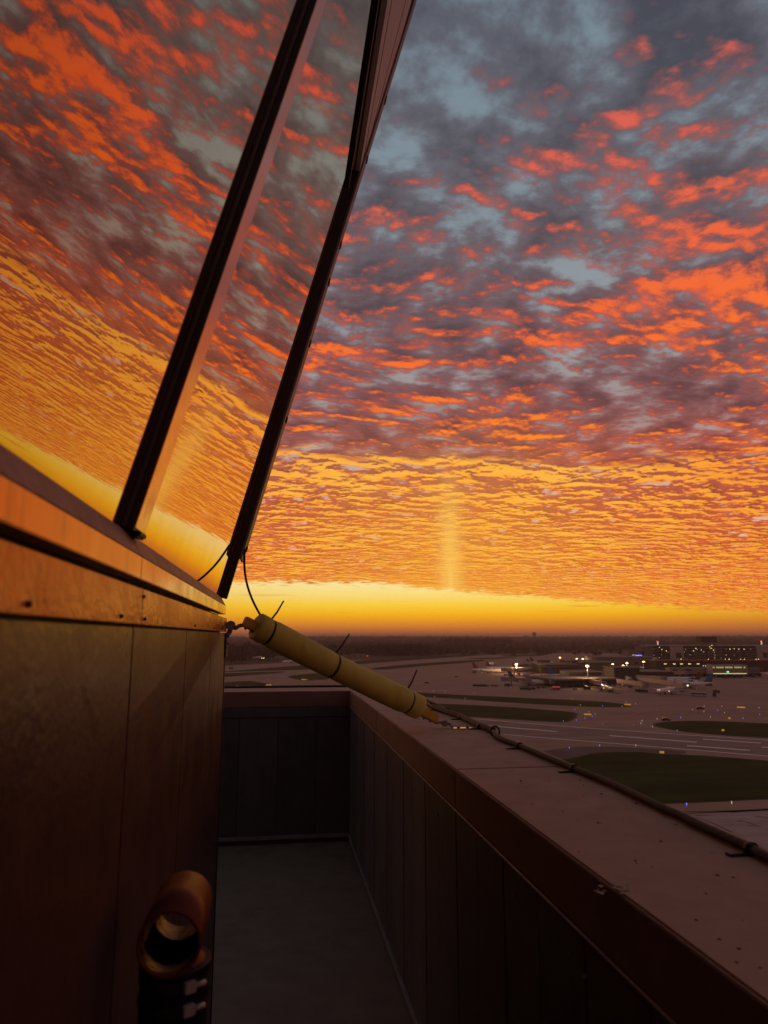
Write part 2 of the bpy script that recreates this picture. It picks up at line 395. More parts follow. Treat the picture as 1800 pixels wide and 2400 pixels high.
# ---- parapet round the walkway
par = thing('parapet_wall', 'dark sheet metal parapet with wide brown coping round the walkway', 'parapet', (.8, 2, EYE + FLOOR))
XI, XO, YI, YO = .595, 1.02, 5.88, 6.30
jy = [-2.8, -1.43, .48, 2.395, 4.30, YI]
for a, b in zip(jy[:-1], jy[1:]):
    tb(MB().box((XI, a + .0042, -.555), (XO, b - .0042 if b < YI else b - .001, TOPZ)), 'coping_slab', copem, par, .004)
tb(MB().prism([(XI, YI + .001, -.555), (XO, YI + .001, -.555), (XO, YO, -.555), (-.6, YO, -.555), (-.6, YI + .001, -.555)], (0, 0, .121)), 'coping_slab', copem, par, .004)
tb(MB().box((-3.2, YI + .001, -.555), (-.605, YO, TOPZ)), 'coping_slab', copem, par, .004)
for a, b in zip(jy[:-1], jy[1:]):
    tb(MB().box((XI - .0035, a + .0042, -.554), (XI - .0006, b - .0042 if b < YI else b - .004, TOPZ - .005)), 'coping_shade_plate', copeshade, par, .001)  # added thin plates that carry the painted shade of the coping's inner face
tb(MB().box((-.6, YI - .0028, -.554), (XI - .004, YI + .0002, TOPZ - .005)), 'coping_shade_plate', copeshade, par, .001)
for a, b in zip(jy[:-1], jy[1:]):
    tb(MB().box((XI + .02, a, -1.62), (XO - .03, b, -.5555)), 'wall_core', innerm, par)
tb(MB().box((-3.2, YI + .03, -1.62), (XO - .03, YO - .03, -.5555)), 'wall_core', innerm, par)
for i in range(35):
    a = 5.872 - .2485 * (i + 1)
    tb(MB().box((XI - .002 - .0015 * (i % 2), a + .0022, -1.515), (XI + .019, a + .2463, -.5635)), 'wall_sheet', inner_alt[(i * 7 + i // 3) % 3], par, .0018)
for i in range(9):
    x1 = .590 - (.262 if i else 0) - max(0, i - 1) * .3035 if i else .590
    x0 = x1 - (.2595 if i == 0 else .301)
    tb(MB().box((x0, YI - .0006 * (i % 2), -1.515), (x1, YI + .029, -.6375)), 'wall_sheet', inner_alt[(i * 7 + i // 3) % 3], par, .0018)
tb(MB().box((-3.2, YI - .008, -.634), (.592, YI + .028, -.5565)), 'top_board', innerm, par, .003)
tb(MB().box((XI - .009, -2.8, -.5625), (XI + .03, 5.87, -.5562)), 'drip_edge', edgem, par, .001)
tb(MB().box((XI - .011, -2.8, -1.545), (XI + .019, 5.868, -1.5165)), 'baseboard', basem, par, .002)
tb(MB().box((-3.2, YI - .012, -1.545), (.582, YI + .028, -1.5165)), 'baseboard', basem, par, .002)
sc = MB()
for i in range(18):
    y = 5.6 - i * .42; sc.tube([(XI, y, -.635), (XI - .0065, y, -.635)], [.006, .004], 8)
    if i % 3 == 1: sc.tube([(XI, y + .07, -.622), (XI - .006, y + .07, -.622)], [.005, .003], 8)
tag(tb(sc, 'screw_heads', basem, par), kind='stuff')
# bird droppings and grit lying on the coping
gm = MB()
for i in range(90):
    x, y = random.uniform(.62, 1.0), random.uniform(.3, 4.6); r0 = random.uniform(.0012, .0042) * (1.0 if i % 4 else 1.5)
    if i % 3: y = random.uniform(.3, 2.2)
    n = 6; z = TOPZ + .0002
    ring = [(x + r0 * math.cos(k) * random.uniform(.6, 1.4), y + r0 * math.sin(k) * random.uniform(.6, 1.5), z) for k in np.linspace(0, 6.28, n, False)]
    gm.add(ring + [(x, y, z + r0 * .5)], [(k, (k + 1) % n, n) for k in range(n)])
g_ = gm.build('grit', mat('grit_dark', (.02, .014, .011), .9), None, loc=(0, 0, EYE)); tag(g_, kind='stuff')
chip = MB()
for i in range(16):
    p = ez(1435 + random.gauss(0, 20), 2083 + random.gauss(0, 9), TOPZ); r0 = random.uniform(.002, .006)
    n = 7; chip.add([(p[0] + r0 * math.cos(k) * random.uniform(.5, 1.5), p[1] + r0 * math.sin(k) * random.uniform(.5, 1.5), TOPZ + .0012) for k in np.linspace(0, 6.28, n, False)] + [(p[0], p[1], TOPZ + .0022)], [(k, (k + 1) % n, n) for k in range(n)])
tb(chip, 'flaked_paint', mat('flake', (.34, .27, .22), .8), par); par.children[-1]['kind'] = 'stuff'

# ---- padded brace between cab and coping
A, B = ey(602.5, 1468, 3.02), ey(980.5, 1657, 3.39)
ax = (B - A) / np.linalg.norm(B - A); L = np.linalg.norm(B - A); RF = .0575
upv = np.array([0, 0, 1.0]) - ax * ax[2]; upv /= np.linalg.norm(upv); sd = np.cross(ax, upv)
brace = thing('padded_brace', 'yellow foam padded steel brace running from tower wall down to the coping', 'brace', tuple(A + E0))
ts = np.linspace(0, 1, 57); prof = []
for t in ts:
    r = RF * (1 - .025 * t)
    for q in (.062, .441, .921): r -= .0052 * math.exp(-((t - q) / .013) ** 2)
    r += .0015 * math.sin(t * 9)
    if t < .08: r *= 1.0
    prof.append(r)
ns = 40
vs, fs = [], []
for i, t in enumerate(ts):
    c = A + ax * (L * t) - upv * (.006 * math.sin(math.pi * t))
    for k in range(ns):
        an = 2 * math.pi * k / ns; vs.append(c + prof[i] * (upv * math.cos(an) + sd * math.sin(an)))
for i in range(len(ts) - 1):
    for k in range(ns): fs.append((i * ns + k, i * ns + (k + 1) % ns, (i + 1) * ns + (k + 1) % ns, (i + 1) * ns + k))
foam = MB().add(vs, fs, True)
ri = .03
for e, sgn in ((0, -1), (len(ts) - 1, 1)):
    c = A + ax * (L * ts[e]); b = len(foam.v)
    ring2 = [c + ax * sgn * .006 + (prof[e] - .006) * (upv * math.cos(2 * math.pi * k / ns) + sd * math.sin(2 * math.pi * k / ns)) for k in range(ns)]
    ring3 = [c + ax * sgn * .006 + ri * (upv * math.cos(2 * math.pi * k / ns) + sd * math.sin(2 * math.pi * k / ns)) for k in range(ns)]
    foam.v += [tuple(p) for p in ring2 + ring3]
    for k in range(ns):
        foam.f += [(e * ns + k, e * ns + (k + 1) % ns, b + (k + 1) % ns, b + k), (b + k, b + (k + 1) % ns, b + ns + (k + 1) % ns, b + ns + k)]; foam.sm += [True, False]
    foam.f.append(tuple(b + ns + k for k in range(ns))); foam.sm.append(False)
tb(foam, 'foam_sleeve', foamm, brace)
P0, P1 = ey(573, 1454.5, 3.0), ey(1024, 1684, 3.43)
tb(MB().frame_box(P0, P1, upv * .0185, sd * .014), 'steel_bar', ybar, brace, .002)
# zip ties
for t, (tx, ty) in ((.062, (665, 1408)), (.441, (819, 1486)), (.921, (977, 1570))):
    c = A + ax * (L * t) - upv * (.006 * math.sin(math.pi * t)); rr = RF * (1 - .025 * t) - .0040
    tie = MB(); n = 40
    vs = [c + q * (upv * math.cos(2 * math.pi * k / n) + sd * math.sin(2 * math.pi * k / n)) + ax * e for q, e in ((rr - .002, -.005), (rr + .0024, -.005), (rr + .0024, .005), (rr - .002, .005)) for k in range(n)]
    tie.add(vs, [(i * n + k, i * n + (k + 1) % n, ((i + 1) % 4) * n + (k + 1) % n, ((i + 1) % 4) * n + k) for i in range(4) for k in range(n)], True)
    z = tb(tie, 'zip_tie', tiem, brace)
    q0 = c + rr * (upv * .80 - sd * .62); yq = q0[1]; q1 = ey(tx, ty, yq)
    mid = (q0 + q1) / 2 + ax * .004
    tsub(MB().tube([q0, q0 * .7 + q1 * .3 + ax * .002, mid, q1], [.0050, .0046, .0046, .0036], 6), 'tail', tiem, z)
    hd = (q1 - q0) / np.linalg.norm(q1 - q0)
    tsub(MB().frame_box(q0 - hd * .006, q0 + hd * .010, ax * .0075, np.cross(ax, hd) * .006), 'lock_head', tiem, z, .001)
# end plates, clevis, feet
tb(MB().frame_box(P0 - ax * .004 - upv * .0215, P0 + ax * .062 - upv * .0215, upv * .0026, sd * .013), 'end_plate', galv, brace, .001)
tb(MB().frame_box(P1 - ax * .095 - upv * .0215, P1 + ax * .004 - upv * .0215, upv * .0026, sd * .013), 'end_plate', galv, brace, .001)
for c in (P0 + ax * .018, P0 + ax * .048, P1 - ax * .075, P1 - ax * .035):
    tb(MB().tube([c - upv * .024, c - upv * .0315], .0062, 6), 'bolt', galv, brace)
def link(pts, name, w=.0075):
    m_ = MB()
    for p, q in zip(pts[:-1], pts[1:]):
        d = (q - p) / np.linalg.norm(q - p); s_ = np.cross(d, np.array([0, 1.0, 0])); s_ /= np.linalg.norm(s_)
        m_.frame_box(p - d * .003, q + d * .003, s_ * w, np.array([0, .012, 0]))
    return tb(m_, name, galv, brace, .0015)
K = ey(541, 1466, 3.0)
link([P0 - upv * .0205, ey(560, 1467, 3.0), ey(552, 1473, 3.0), K], 'clevis_arm', .0075)
tb(MB().tube([K - np.array([0, .014, 0]), K + np.array([0, .014, 0])], .0205, 8), 'pivot_bolt', galv, brace, .002)
link([K, ey(539, 1480, 3.0), ey(531, 1490, 3.0), ey(527, 1500, 3.0)], 'wall_arm', .0095)
wp = ey(526.5, 1515, 3.0)
tb(MB().box((WX + .0045, 2.972, wp[2] - .045), (WX + .010, 3.005, wp[2] + .035)), 'wall_plate', galv, brace, .001)
tb(MB().tube([(WX + .010, 2.99, wp[2] + .012), (WX + .017, 2.99, wp[2] + .012)], .006, 6), 'bolt', galv, brace)
K2 = ey(1042, 1695, 3.43)
link([P1 - upv * .0215, ey(1030, 1692, 3.43), K2], 'clevis_arm', .0065)
tb(MB().tube([K2 - np.array([0, .014, 0]), K2 + np.array([0, .014, 0])], .0165, 6), 'pivot_bolt', galv, brace, .002)
ft = ez(1062, 1706, TOPZ + .006); ft2 = ez(1106, 1705, TOPZ + .006)
link([K2, ey(1052, 1696, 3.43), ey(1060, 1704, ft[1])], 'foot_arm', .0065)
tb(MB().box((ft[0], ft[1] - .020, TOPZ + .0005), (ft[0] + .095, ft[1] + .02, TOPZ + .006)), 'foot_plate', shinym, brace, .001)
for k in (.026, .070):
    tb(MB().tube([(ft[0] + k, ft[1], TOPZ + .006), (ft[0] + k, ft[1], TOPZ + .0118)], .0075, 6), 'bolt', tiem, brace)

# ---- cables
def spline(pts, n=8):
    pts = [np.array(p, float) for p in pts]; o = []
    for i in range(len(pts) - 1):
        p0, p1, p2, p3 = pts[max(i - 1, 0)], pts[i], pts[i + 1], pts[min(i + 2, len(pts) - 1)]
        for t in np.linspace(0, 1, n, False):
            o.append(.5 * (2 * p1 + (p2 - p0) * t + (2 * p0 - 5 * p1 + 4 * p2 - p3) * t * t + (3 * p1 - p0 - 3 * p2 + p3) * t ** 3))
    o.append(pts[-1]); return o
hang = [ey(573, 1286, 3.0), ey(573, 1330, 3.0), ey(578, 1365, 3.0), ey(588, 1397, 3.01), ey(602, 1427, 3.03), ey(617, 1450, 3.07)]
run = [A + ax * .06 + upv * .035 + sd * -.055 * 0 + np.array([0, .062, .0])] + [A + ax * (L * t) + np.array([0, .064, -.012]) for t in (.25, .5, .75, .93)]
hangc = tb(MB().tube(spline(hang + run), .0047, 8), 'hanging_cable', ropem, None)
hangc.location = (0, 0, EYE); tag(hangc, 'black cable drooping from the corner mullion down behind the yellow brace', 'cable')
cpx = [(991, 1642), (1015, 1658), (1048, 1670), (1080, 1681), (1119, 1700), (1155, 1714), (1164, 1726), (1190, 1738), (1218, 1748), (1287, 1777), (1345, 1801),
       (1436, 1838), (1541, 1888), (1601, 1915), (1656, 1942), (1760, 1989), (1800, 2010), (1960, 2082), (2400, 2290)]
cp = [ez(x, y, TOPZ + .0118) for x, y in cpx]
first = [A + ax * (L * .95) + np.array([.02, .09, .02])]
rope = tb(MB().tube(spline(first + cp), .0105, 10), 'edge_cable', ropem, None); rope.location = (0, 0, EYE)
tag(rope, 'thick black braided cable lying along the outer edge of the brown coping', 'cable')
fat = spline(cp[1:6]); 
tb(MB().tube([p + np.array([0.004, 0, .006]) for p in fat], .0118, 10), 'cable_sleeve', ropem, None)
o = C.objects['cable_sleeve']; o.parent = rope; o.location = (0, 0, 0)
for (x, y) in ((1022, 1660), (1080, 1681), (1124, 1703), (1218, 1748), (1345, 1801), (1760, 1989)):
    p = ez(x, y, TOPZ + .0118); r0 = MB()
    d = np.array([.25, -1.0, 0]); d /= np.linalg.norm(d); s_ = np.array([d[1], -d[0], 0]) * -1
    r0.tube([p - d * .009, p + d * .009], .0142, 10)
    r0.frame_box(p - np.array([.052, -.0, .0095]), p - np.array([.012, 0, .0085]), np.array([0, .009, 0]), np.array([0, 0, .0035]))
    tsub(r0, 'cable_clip', tiem, rope, .001)
p = ez(1160, 1714, TOPZ + .02); rr = [p + np.array([.021 * math.cos(a), .004 * math.sin(a), .021 * math.sin(a)]) for a in np.linspace(0, 6.283, 21)]
tsub(MB().tube(rr, .0042, 6, False), 'ring', tiem, rope)
far = [ez(300, 1627, TOPZ + .008)] + [np.array([x, 6.285 + .004 * math.sin(x * 5), TOPZ + .009]) for x in (-.9, -.4, -.1, .2, .45)] + [np.array([.62, 6.27, TOPZ + .009]), np.array([.86, 6.24, TOPZ + .009]), np.array([.99, 6.1, TOPZ + .009]), np.array([1.0, 5.2, TOPZ + .009]), np.array([1.005, 4.2, TOPZ + .009])]
fc = tb(MB().tube(spline(far), .009, 8), 'edge_cable', ropem, None); fc.location = (0, 0, EYE)
tag(fc, 'thin black cable lying on the far edge of the end parapet coping', 'cable')

# ---- vent pipe against the wall
vp = thing('vent_pipe', 'open coppery red pipe tee on a black rubber coupling beside the tower wall', 'vent pipe', (-.125, 1.075, EYE + FLOOR))
vx, vz, r1 = -.125, -.382, .0400
ns = 36
def ringp(y, r): return [(vx + r * math.cos(2 * math.pi * k / ns), y, vz + r * math.sin(2 * math.pi * k / ns)) for k in range(ns)]
tm = MB(); rings = [ringp(1.0, r1), ringp(1.155, r1), ringp(1.155, r1 - .004), ringp(1.0, r1 - .004)]
tm.add([p for q in rings for p in q], [(i * ns + k, i * ns + (k + 1) % ns, ((i + 1) % 4) * ns + (k + 1) % ns, ((i + 1) % 4) * ns + k) for i in range(4) for k in range(ns)], True)
tee = tb(tm, 'tee_pipe', copm, vp)
tsub(MB().tube([(vx, 1.004, vz), (vx, 1.150, vz)], r1 - .0046, 36, False), 'inner_shade_sleeve', mat('copper_shade', (.03, .009, .004), .30, spec=.40, stint=(1.0, .42, .16), bump=.0016, bscale=90), tee)  # added sleeve; its dark colour stands in for the shade inside the pipe
hv_ = [(vx + (r1 - .0056) * math.sin(a), y, vz - (r1 - .0056) * math.cos(a)) for y in (1.030, 1.050, 1.075, 1.095, 1.104) for a in np.linspace(-R(74), R(80), 15)]
tsub(MB().add(hv_, [(i * 15 + k, i * 15 + k + 1, (i + 1) * 15 + k + 1, (i + 1) * 15 + k) for i in range(4) for k in range(14)], True), 'branch_hole_patch', mat('hole_shade_black', (.002, .002, .002), .95, spec=.0), tee)  # black patch on the sleeve painting the darkness of the branch hole
tsub(MB().tube([(vx, 1.0745, vz - .0375), (vx, 1.0745, vz - .047), (vx, 1.0745, vz - .050)], [.028, .041, .041], 28, False), 'tee_branch', copm, tee)
tb(MB().tube([(vx, 1.075, vz - .046), (vx, 1.075, vz - .052), (vx, 1.075, vz - .053), (vx, 1.075, vz - .25), (vx, 1.075, vz - .251), (vx, 1.075, vz - .30)], [.047, .047, .0445, .0445, .047, .047], 32), 'rubber_coupling', rubm, vp)
tb(MB().tube([(vx, 1.075, vz - .28), (vx, 1.075, FLOOR)], .040, 28), 'riser_pipe', copm, vp)
for (cy, zz) in (((455, 2310), vz - .064), ((455, 2366), vz - .091)):
    ring = [(vx + .0455 * math.cos(a), 1.075 + .0455 * math.sin(a), zz) for a in np.linspace(0, 6.283, 41)]
    h = MB()
    n = 40
    for (rr_, z0, z1) in ((.0462, zz - .005, zz + .005),):
        vs = [(vx + rr_ * math.cos(2 * math.pi * k / n), 1.075 + rr_ * math.sin(2 * math.pi * k / n), z) for z in (z0, z1) for k in range(n)]
        h.add(vs, [(k, (k + 1) % n, n + (k + 1) % n, n + k) for k in range(n)], True)
    hc = tb(h, 'hose_clamp', rubm, vp)
    a = R(-58); c = np.array([vx + .050 * math.cos(a), 1.075 + .050 * math.sin(a), zz]); t_ = np.array([-math.sin(a), math.cos(a), 0.0]); n_ = np.array([math.cos(a), math.sin(a), 0])
    tsub(MB().frame_box(c - t_ * .010, c + t_ * .006, n_ * .004, np.array([0, 0, .0068])), 'screw_housing', mat('clamp_steel', (.36, .34, .33), .4, metal=.2), hc, .001)
    tsub(MB().tube([c + t_ * .006, c + t_ * .020], .0036, 8), 'clamp_screw', MATS['clamp_steel'], hc)

# ================================================================== THE AIRFIELD (metres, ground at z = 0)
grassm = mat('grass_green', (.018, .038, .006), .95, spec=.1, var=.3, scale=.035, detail=8, dirt=.45, dscale=.03, streak=(.012, .10, 1, .5))
dryg = mat('dry_field', (.085, .058, .034), .95, spec=.1, var=.35, scale=.006, detail=8)
pavem = mat('pavement', (.36, .225, .170), .85, spec=.2, var=.10, scale=.03, detail=9, dirt=.22, dscale=.012, streak=(.004, .09, 1, .20))
runm = mat('runway_asphalt', (.28, .185, .155), .85, spec=.2, var=.10, scale=.02, detail=9, dirt=.25, dscale=.05, streak=(.006, .22, 1, .26))
concm = mat('slab_concrete', (.39, .29, .25), .9, spec=.2, var=.10, scale=.15, detail=8, dirt=.25, dscale=.08, streak=(.02, .25, 1, .18))
earthm = mat('bare_earth', (.10, .065, .042), .95, spec=.1, var=.3, scale=.05)
whitem = mat('marking_white', (.86, .78, .70), .8, spec=.2, var=.1, scale=1)
yelm = mat('marking_yellow', (.75, .30, .10), .7, spec=.3, var=.15, scale=1)
crackm = mat('crack_seal', (.05, .035, .03), .9, spec=.1)

def sheet(name, pts, z, m, kind='structure'):
    o = MB().poly([(p[0], p[1], z) for p in pts]).build(name, m); tag(o, kind=kind); return o
def pg(pts): return [ground_at(x, y) for x, y in pts]
def closed(pts, n=6):
    P_ = [np.array(p[:2]) for p in pts]; o = []; k = len(P_)
    for i in range(k):
        p0, p1, p2, p3 = P_[i - 1], P_[i], P_[(i + 1) % k], P_[(i + 2) % k]
        for t in np.linspace(0, 1, n, False):
            o.append(.5 * (2 * p1 + (p2 - p0) * t + (2 * p0 - 5 * p1 + 4 * p2 - p3) * t * t + (3 * p1 - p0 - 3 * p2 + p3) * t ** 3))
    return o
gr = MB().add([(math.cos(a) * 16000, math.sin(a) * 16000, -.05) for a in np.linspace(0, 2 * math.pi, 64, False)], [tuple(range(64))]).build('ground', dryg); tag(gr, kind='structure')
far_edge = pg([(300, 1580), (523, 1561), (668, 1553), (700, 1551), (861, 1546), (1010, 1540), (1120, 1536), (1280, 1531), (1420, 1531), (1600, 1535), (2100, 1535)])
sheet('airfield_pavement', far_edge + [np.array([1500, 700, 0]), np.array([900, -300, 0]), np.array([-700, -300, 0]), np.array([-600, 500, 0])], 0.0, pavem)
grasses = [
 ([(1342, 1778), (1399, 1766), (1481, 1763), (1556, 1768), (1662, 1773), (1800, 1784), (2000, 1800), (2300, 1830), (2300, 1860), (2000, 1866), (1800, 1872), (1692, 1877), (1562, 1882), (1400, 1885), (1250, 1870), (1180, 1830), (1230, 1795)], 1),
 ([(1538, 1699), (1559, 1693), (1647, 1690), (1800, 1696), (2000, 1704), (2300, 1720), (2300, 1760), (2000, 1744), (1800, 1729), (1722, 1725), (1616, 1716), (1556, 1706)], 1),
 ([(1017, 1649), (1167, 1656), (1326, 1668), (1345, 1677), (1336, 1686), (1312, 1692), (1215, 1687), (1090, 1679), (900, 1668), (840, 1655), (900, 1645)], 1),
 ([(860, 1613), (993, 1624), (1170, 1633), (1350, 1641), (1440, 1648), (1469, 1654), (1440, 1657), (1350, 1655), (1170, 1645), (993, 1633), (840, 1622)], 1),
 ([(480, 1577), (547, 1572), (719, 1558.6), (800, 1556), (760, 1567), (604, 1573), (540, 1575)], 0),
 ([(430, 1586), (523, 1578.5), (655, 1574), (660, 1577), (600, 1582), (523, 1587), (440, 1595)], 0),
 ([(470, 1607), (523, 1600), (580, 1596), (610, 1600), (638, 1605), (625, 1609), (588, 1610.5), (523, 1612), (470, 1613)], 0),
 ([(675, 1586), (706, 1581), (763, 1577), (800, 1578), (790, 1588), (776, 1591), (748, 1594), (706, 1594)], 0),
 ([(830, 1551), (861, 1547), (1010, 1539.5), (1120, 1534.5), (1122, 1536.5), (1000, 1544.5), (900, 1552), (830, 1557)], 0),
 ([(872, 1566.5), (960, 1557), (1110, 1547), (1135, 1547.5), (1120, 1551), (1000, 1560.5), (905, 1569)], 0),
 ([(1098, 1543.2), (1150, 1541.5), (1210, 1540.5), (1200, 1542.5), (1140, 1545)], 0),
 ([(1182, 1535.8), (1278, 1533), (1275, 1535.5), (1262, 1537.5), (1190, 1539)], 0)]
for pts, rim_ in grasses:
    c = closed(pg(pts))
    if rim_:
        ctr = np.mean(c, axis=0); sheet('grass_verge', [ctr + (p - ctr) * 1.03 for p in c], .03, earthm)
    sheet('grass_island', c, .07, grassm)
# taxiway shoulder, runway, slabs
sheet('runway', pg([(900, 1668), (1099, 1683), (1300, 1700), (1800, 1734.5), (2400, 1776), (2600, 1850), (1800, 1774), (1300, 1733), (1000, 1708), (860, 1690)]), .015, runm)
sheet('taxiway', pg([(1200, 1960), (1800, 1893), (2300, 1868), (2300, 1900), (1800, 1899), (1500, 1912)]), .02, runm)
sheet('apron_slab', pg([(1500, 1914), (1800, 1900), (2300, 1892), (2700, 2300), (1500, 2500), (1100, 2500)]), .03, concm)
sheet('dark_shoulder', closed(pg([(1160, 1790), (1300, 1756), (1400, 1750), (1500, 1753), (1600, 1760), (1590, 1768), (1480, 1763), (1399, 1765), (1342, 1778), (1200, 1830)])), .022, mat('old_asphalt', (.15, .105, .095), .9, spec=.15, var=.2, scale=.05))
def stripe(name, pts, w, m, z=.09, kind='structure'):
    P_ = [ground_at(x, y)[:2] for x, y in pts]; mb = MB()
    if len(P_) > 2: P_ = [np.array(p[:2]) for p in spline([np.array([a, b, 0]) for a, b in P_], 5)]
    for i, (p, q) in enumerate(zip(P_[:-1], P_[1:])):
        d = (q - p) / np.linalg.norm(q - p); s_ = np.array([-d[1], d[0]]) * w / 2; zz = z + .004 * (i % 2)
        mb.poly([(p - s_).tolist() + [zz], (q - s_).tolist() + [zz], (q + s_).tolist() + [zz], (p + s_).tolist() + [zz]])
    o = mb.build(name, m); tag(o, kind=kind); return o
stripe('runway_edge_line', [(1040, 1680), (1099, 1684), (1300, 1701), (1550, 1719), (1800, 1735.5), (2300, 1768)], 1.7, whitem)
stripe('runway_edge_line', [(1000, 1706), (1186, 1722), (1300, 1731.7), (1550, 1752), (1800, 1772.7), (2300, 1812)], 1.7, whitem)
for a, b in (((1140, 1701), (1306, 1715)), ((1428, 1724.5), (1633, 1740)), ((1646.6, 1732.6), (1783.7, 1742)), ((1610, 1748), (1757.5, 1759)), ((1785, 1751.6), (1900, 1760))):
    stripe('runway_marking', [a, b], 2.6, whitem)
def c7(*p): return [(1300 + x / 3.318, 1600 + y / 3.318) for x, y in p]
def c5(*p): return [(520 + x / 5.925, 1470 + y / 5.925) for x, y in p]
def c6(*p): return [(780 + x / 4.88, 1470 + y / 4.88) for x, y in p]
for ln in (c7((860, 185), (800, 205), (650, 240), (560, 270), (440, 300), (290, 345)), c7((800, 205), (806, 214), (825, 221)), c7((390, 318), (372, 326), (374, 340)),
           c7((-400, 160), (0, 190), (300, 212), (620, 235), (1000, 245), (1300, 262), (1659, 282)), c7((455, 266), (520, 268), (600, 270), (700, 279)), c7((500, 262), (540, 255), (575, 266), (545, 274)),
           c7((610, 330), (625, 315), (615, 345)), c7((1225, 180), (1330, 183), (1380, 180)), c7((1290, 250), (1310, 243)), c7((540, 100), (600, 82)), c7((520, 94), (570, 80)),
           c5((820, 830), (1040, 795), (1300, 760), (1590, 735), (1800, 715)), c5((1440, 806), (1330, 800), (1270, 785), (1300, 765)), c5((840, 775), (960, 765), (1040, 795)),
           c6((900, 650), (1000, 640), (1090, 615), (1300, 560), (1400, 545)), c6((1330, 655), (1620, 658)), c6((560, 545), (690, 515), (960, 485), (1300, 447), (1500, 420)), c6((690, 605), (870, 580), (1010, 550)),
           c6((1000, 800), (1300, 812), (1659, 835))):
    stripe('taxi_line', ln, .7, yelm, .11)
for ln in (c6((400, 432), (620, 405), (1000, 375), (1659, 325)), c5((20, 700), (700, 640), (1320, 590)), c5((20, 625), (500, 612), (1000, 610)), c5((20, 600), (160, 596), (620, 555), (1100, 520))):
    stripe('runway_edge_line', ln, 1.2, mat('faded_paint', (.55, .42, .38), .85), .10)
for ln in (c7((1090, 1035), (1225, 1032)), c7((1110, 1050), (1220, 1090), (1380, 1165)), c7((1420, 1078), (1480, 1080), (1560, 1110), (1600, 1122)), c7((1500, 1110), (1560, 1120)), c7((1000, 1005), (1400, 995), (1659, 985)), c7((1560, 1040), (1659, 1050)), c7((1380, 1010), (1500, 1002))):
    stripe('crack_line', ln, .35, crackm, .06)

def wb(mb, name, m, parent, bevel=0.0, label=None):     # world-space part
    o = mb.build(name, m, parent, bevel)
    if parent: o.location = -Vector(parent.location)
    if label: o['label'] = label
    return o
def emis(name, c, s): return mat(name, (.02, .02, .02), .6, emit=c, estr=s)
lampw = emis('lamp_sodium', (1.0, .60, .22), 9); lampy = emis('lamp_yellow', (1.0, .80, .30), 2.2); lampc = emis('lamp_cool', (1.0, .90, .62), 1.4)
lampr = emis('lamp_red', (1.0, .05, .03), 3); lampb = emis('lamp_blue', (.14, .18, 1.0), 1.3); lamph = emis('lamp_white', (1, .80, .60), .55); lampg = emis('lamp_green', (.2, 1, .6), 1.5)
dimwin = emis('window_lit', (.86, .68, .36), .42); dimwin2 = emis('window_strip', (1.0, .80, .34), .85)

# ---- taxiway lights
lm = MB().tube([(0, 0, 0), (0, 0, .35)], .08, 6).tube([(0, 0, .35), (0, 0, .75)], [.13, .08], 6).mesh('taxiway_light', lampb)
lw_ = MB().tube([(0, 0, 0), (0, 0, .35)], .08, 6).tube([(0, 0, .35), (0, 0, .75)], [.13, .08], 6).mesh('runway_light', lamph)
def dots(name, me, pts, label, cat, group):
    for p in pts:
        o = bpy.data.objects.new(name, me); C.objects.link(o); g = ground_at(*p); o.location = (g[0], g[1], .1); tag(o, label, cat, group)
dots('taxiway_light', lm, c7((555, 155), (630, 168), (373, 187), (158, 215), (292, 268), (315, 250), (236, 282), (168, 297), (68, 305), (980, 277), (953, 380), (1595, 253), (1467, 283), (114, 515), (350, 498), (1027, 960), (1268, 222)) + c5((640, 742), (845, 695), (460, 722)),
     'tiny blue taxiway edge light glowing beside the pavement', 'taxiway light', 'blue taxiway edge lights')
dots('runway_light', lw_, c7((135, 128), (200, 180), (525, 190), (266, 233), (680, 303), (797, 288), (670, 323), (760, 350), (1072, 215), (1163, 190), (1162, 230), (1300, 190), (1213, 275), (1320, 240), (1465, 195), (1590, 200), (632, 497), (1378, 947))
     + c5((320, 610), (490, 612), (935, 612), (1105, 645), (785, 775), (1192, 735), (1310, 735), (1495, 715)) + c6((615, 437), (765, 430), (905, 410), (1035, 402), (1325, 383), (870, 503), (695, 505), (1150, 735), (1285, 740), (1165, 800), (1512, 822), (1618, 758)),
     'tiny pale runway edge light glowing on the pavement', 'runway light', 'pale runway and taxiway lights')
# ---- small illuminated signs
sgm = emis('sign_yellow', (1.0, .50, .05), .36)
def sign(p, w, label, m=sgm):
    g = ground_at(*p); t = thing('airfield_sign', label, 'airfield sign', tuple(g), -R(12) - math.atan2(g[0], g[1]) * .6, 'airfield guidance signs')
    MB().box((-w * .28, -.2, .5), (w * .28, .2, 1.3)).build('sign_face', m, t, .02)
    lp = MB().box((-.08, -.08, 0), (.08, .08, .5))
    a = lp.build('post', mulm, t); a.location = (-w * .22, 0, 0); link_copy(a, t, (w * .22, 0, 0))
for p, w, l in ((c7((568, 181))[0], 7, 'long yellow guidance sign at the tip of the narrow grass strip'), (c7((257, 259))[0], 7, 'long yellow guidance sign right of the dark grass island by the taxiway'),
                (c7((1450, 203))[0], 8, 'yellow guidance sign on the far right taxiway above the right grass island'), (c7((1310, 385))[0], 2.0, 'small orange sign on the right hand grass island near its lower edge'),
                (c7((1360, 290))[0], 2.0, 'small orange sign at the upper edge of the right hand grass island'), (c7((835, 560))[0], 3.0, 'orange sign at the top edge of the big front grass island'),
                (c5((650, 816))[0], 9, 'yellow guidance sign at the tip of the left grass island below the hangar'), (c5((1138, 738))[0], 9, 'yellow guidance sign on the round grass island below the yellow brace'),
                (c5((215, 836))[0], 5, 'orange guidance sign at the left grass island just above the end parapet')):
    sign(p, w, l)

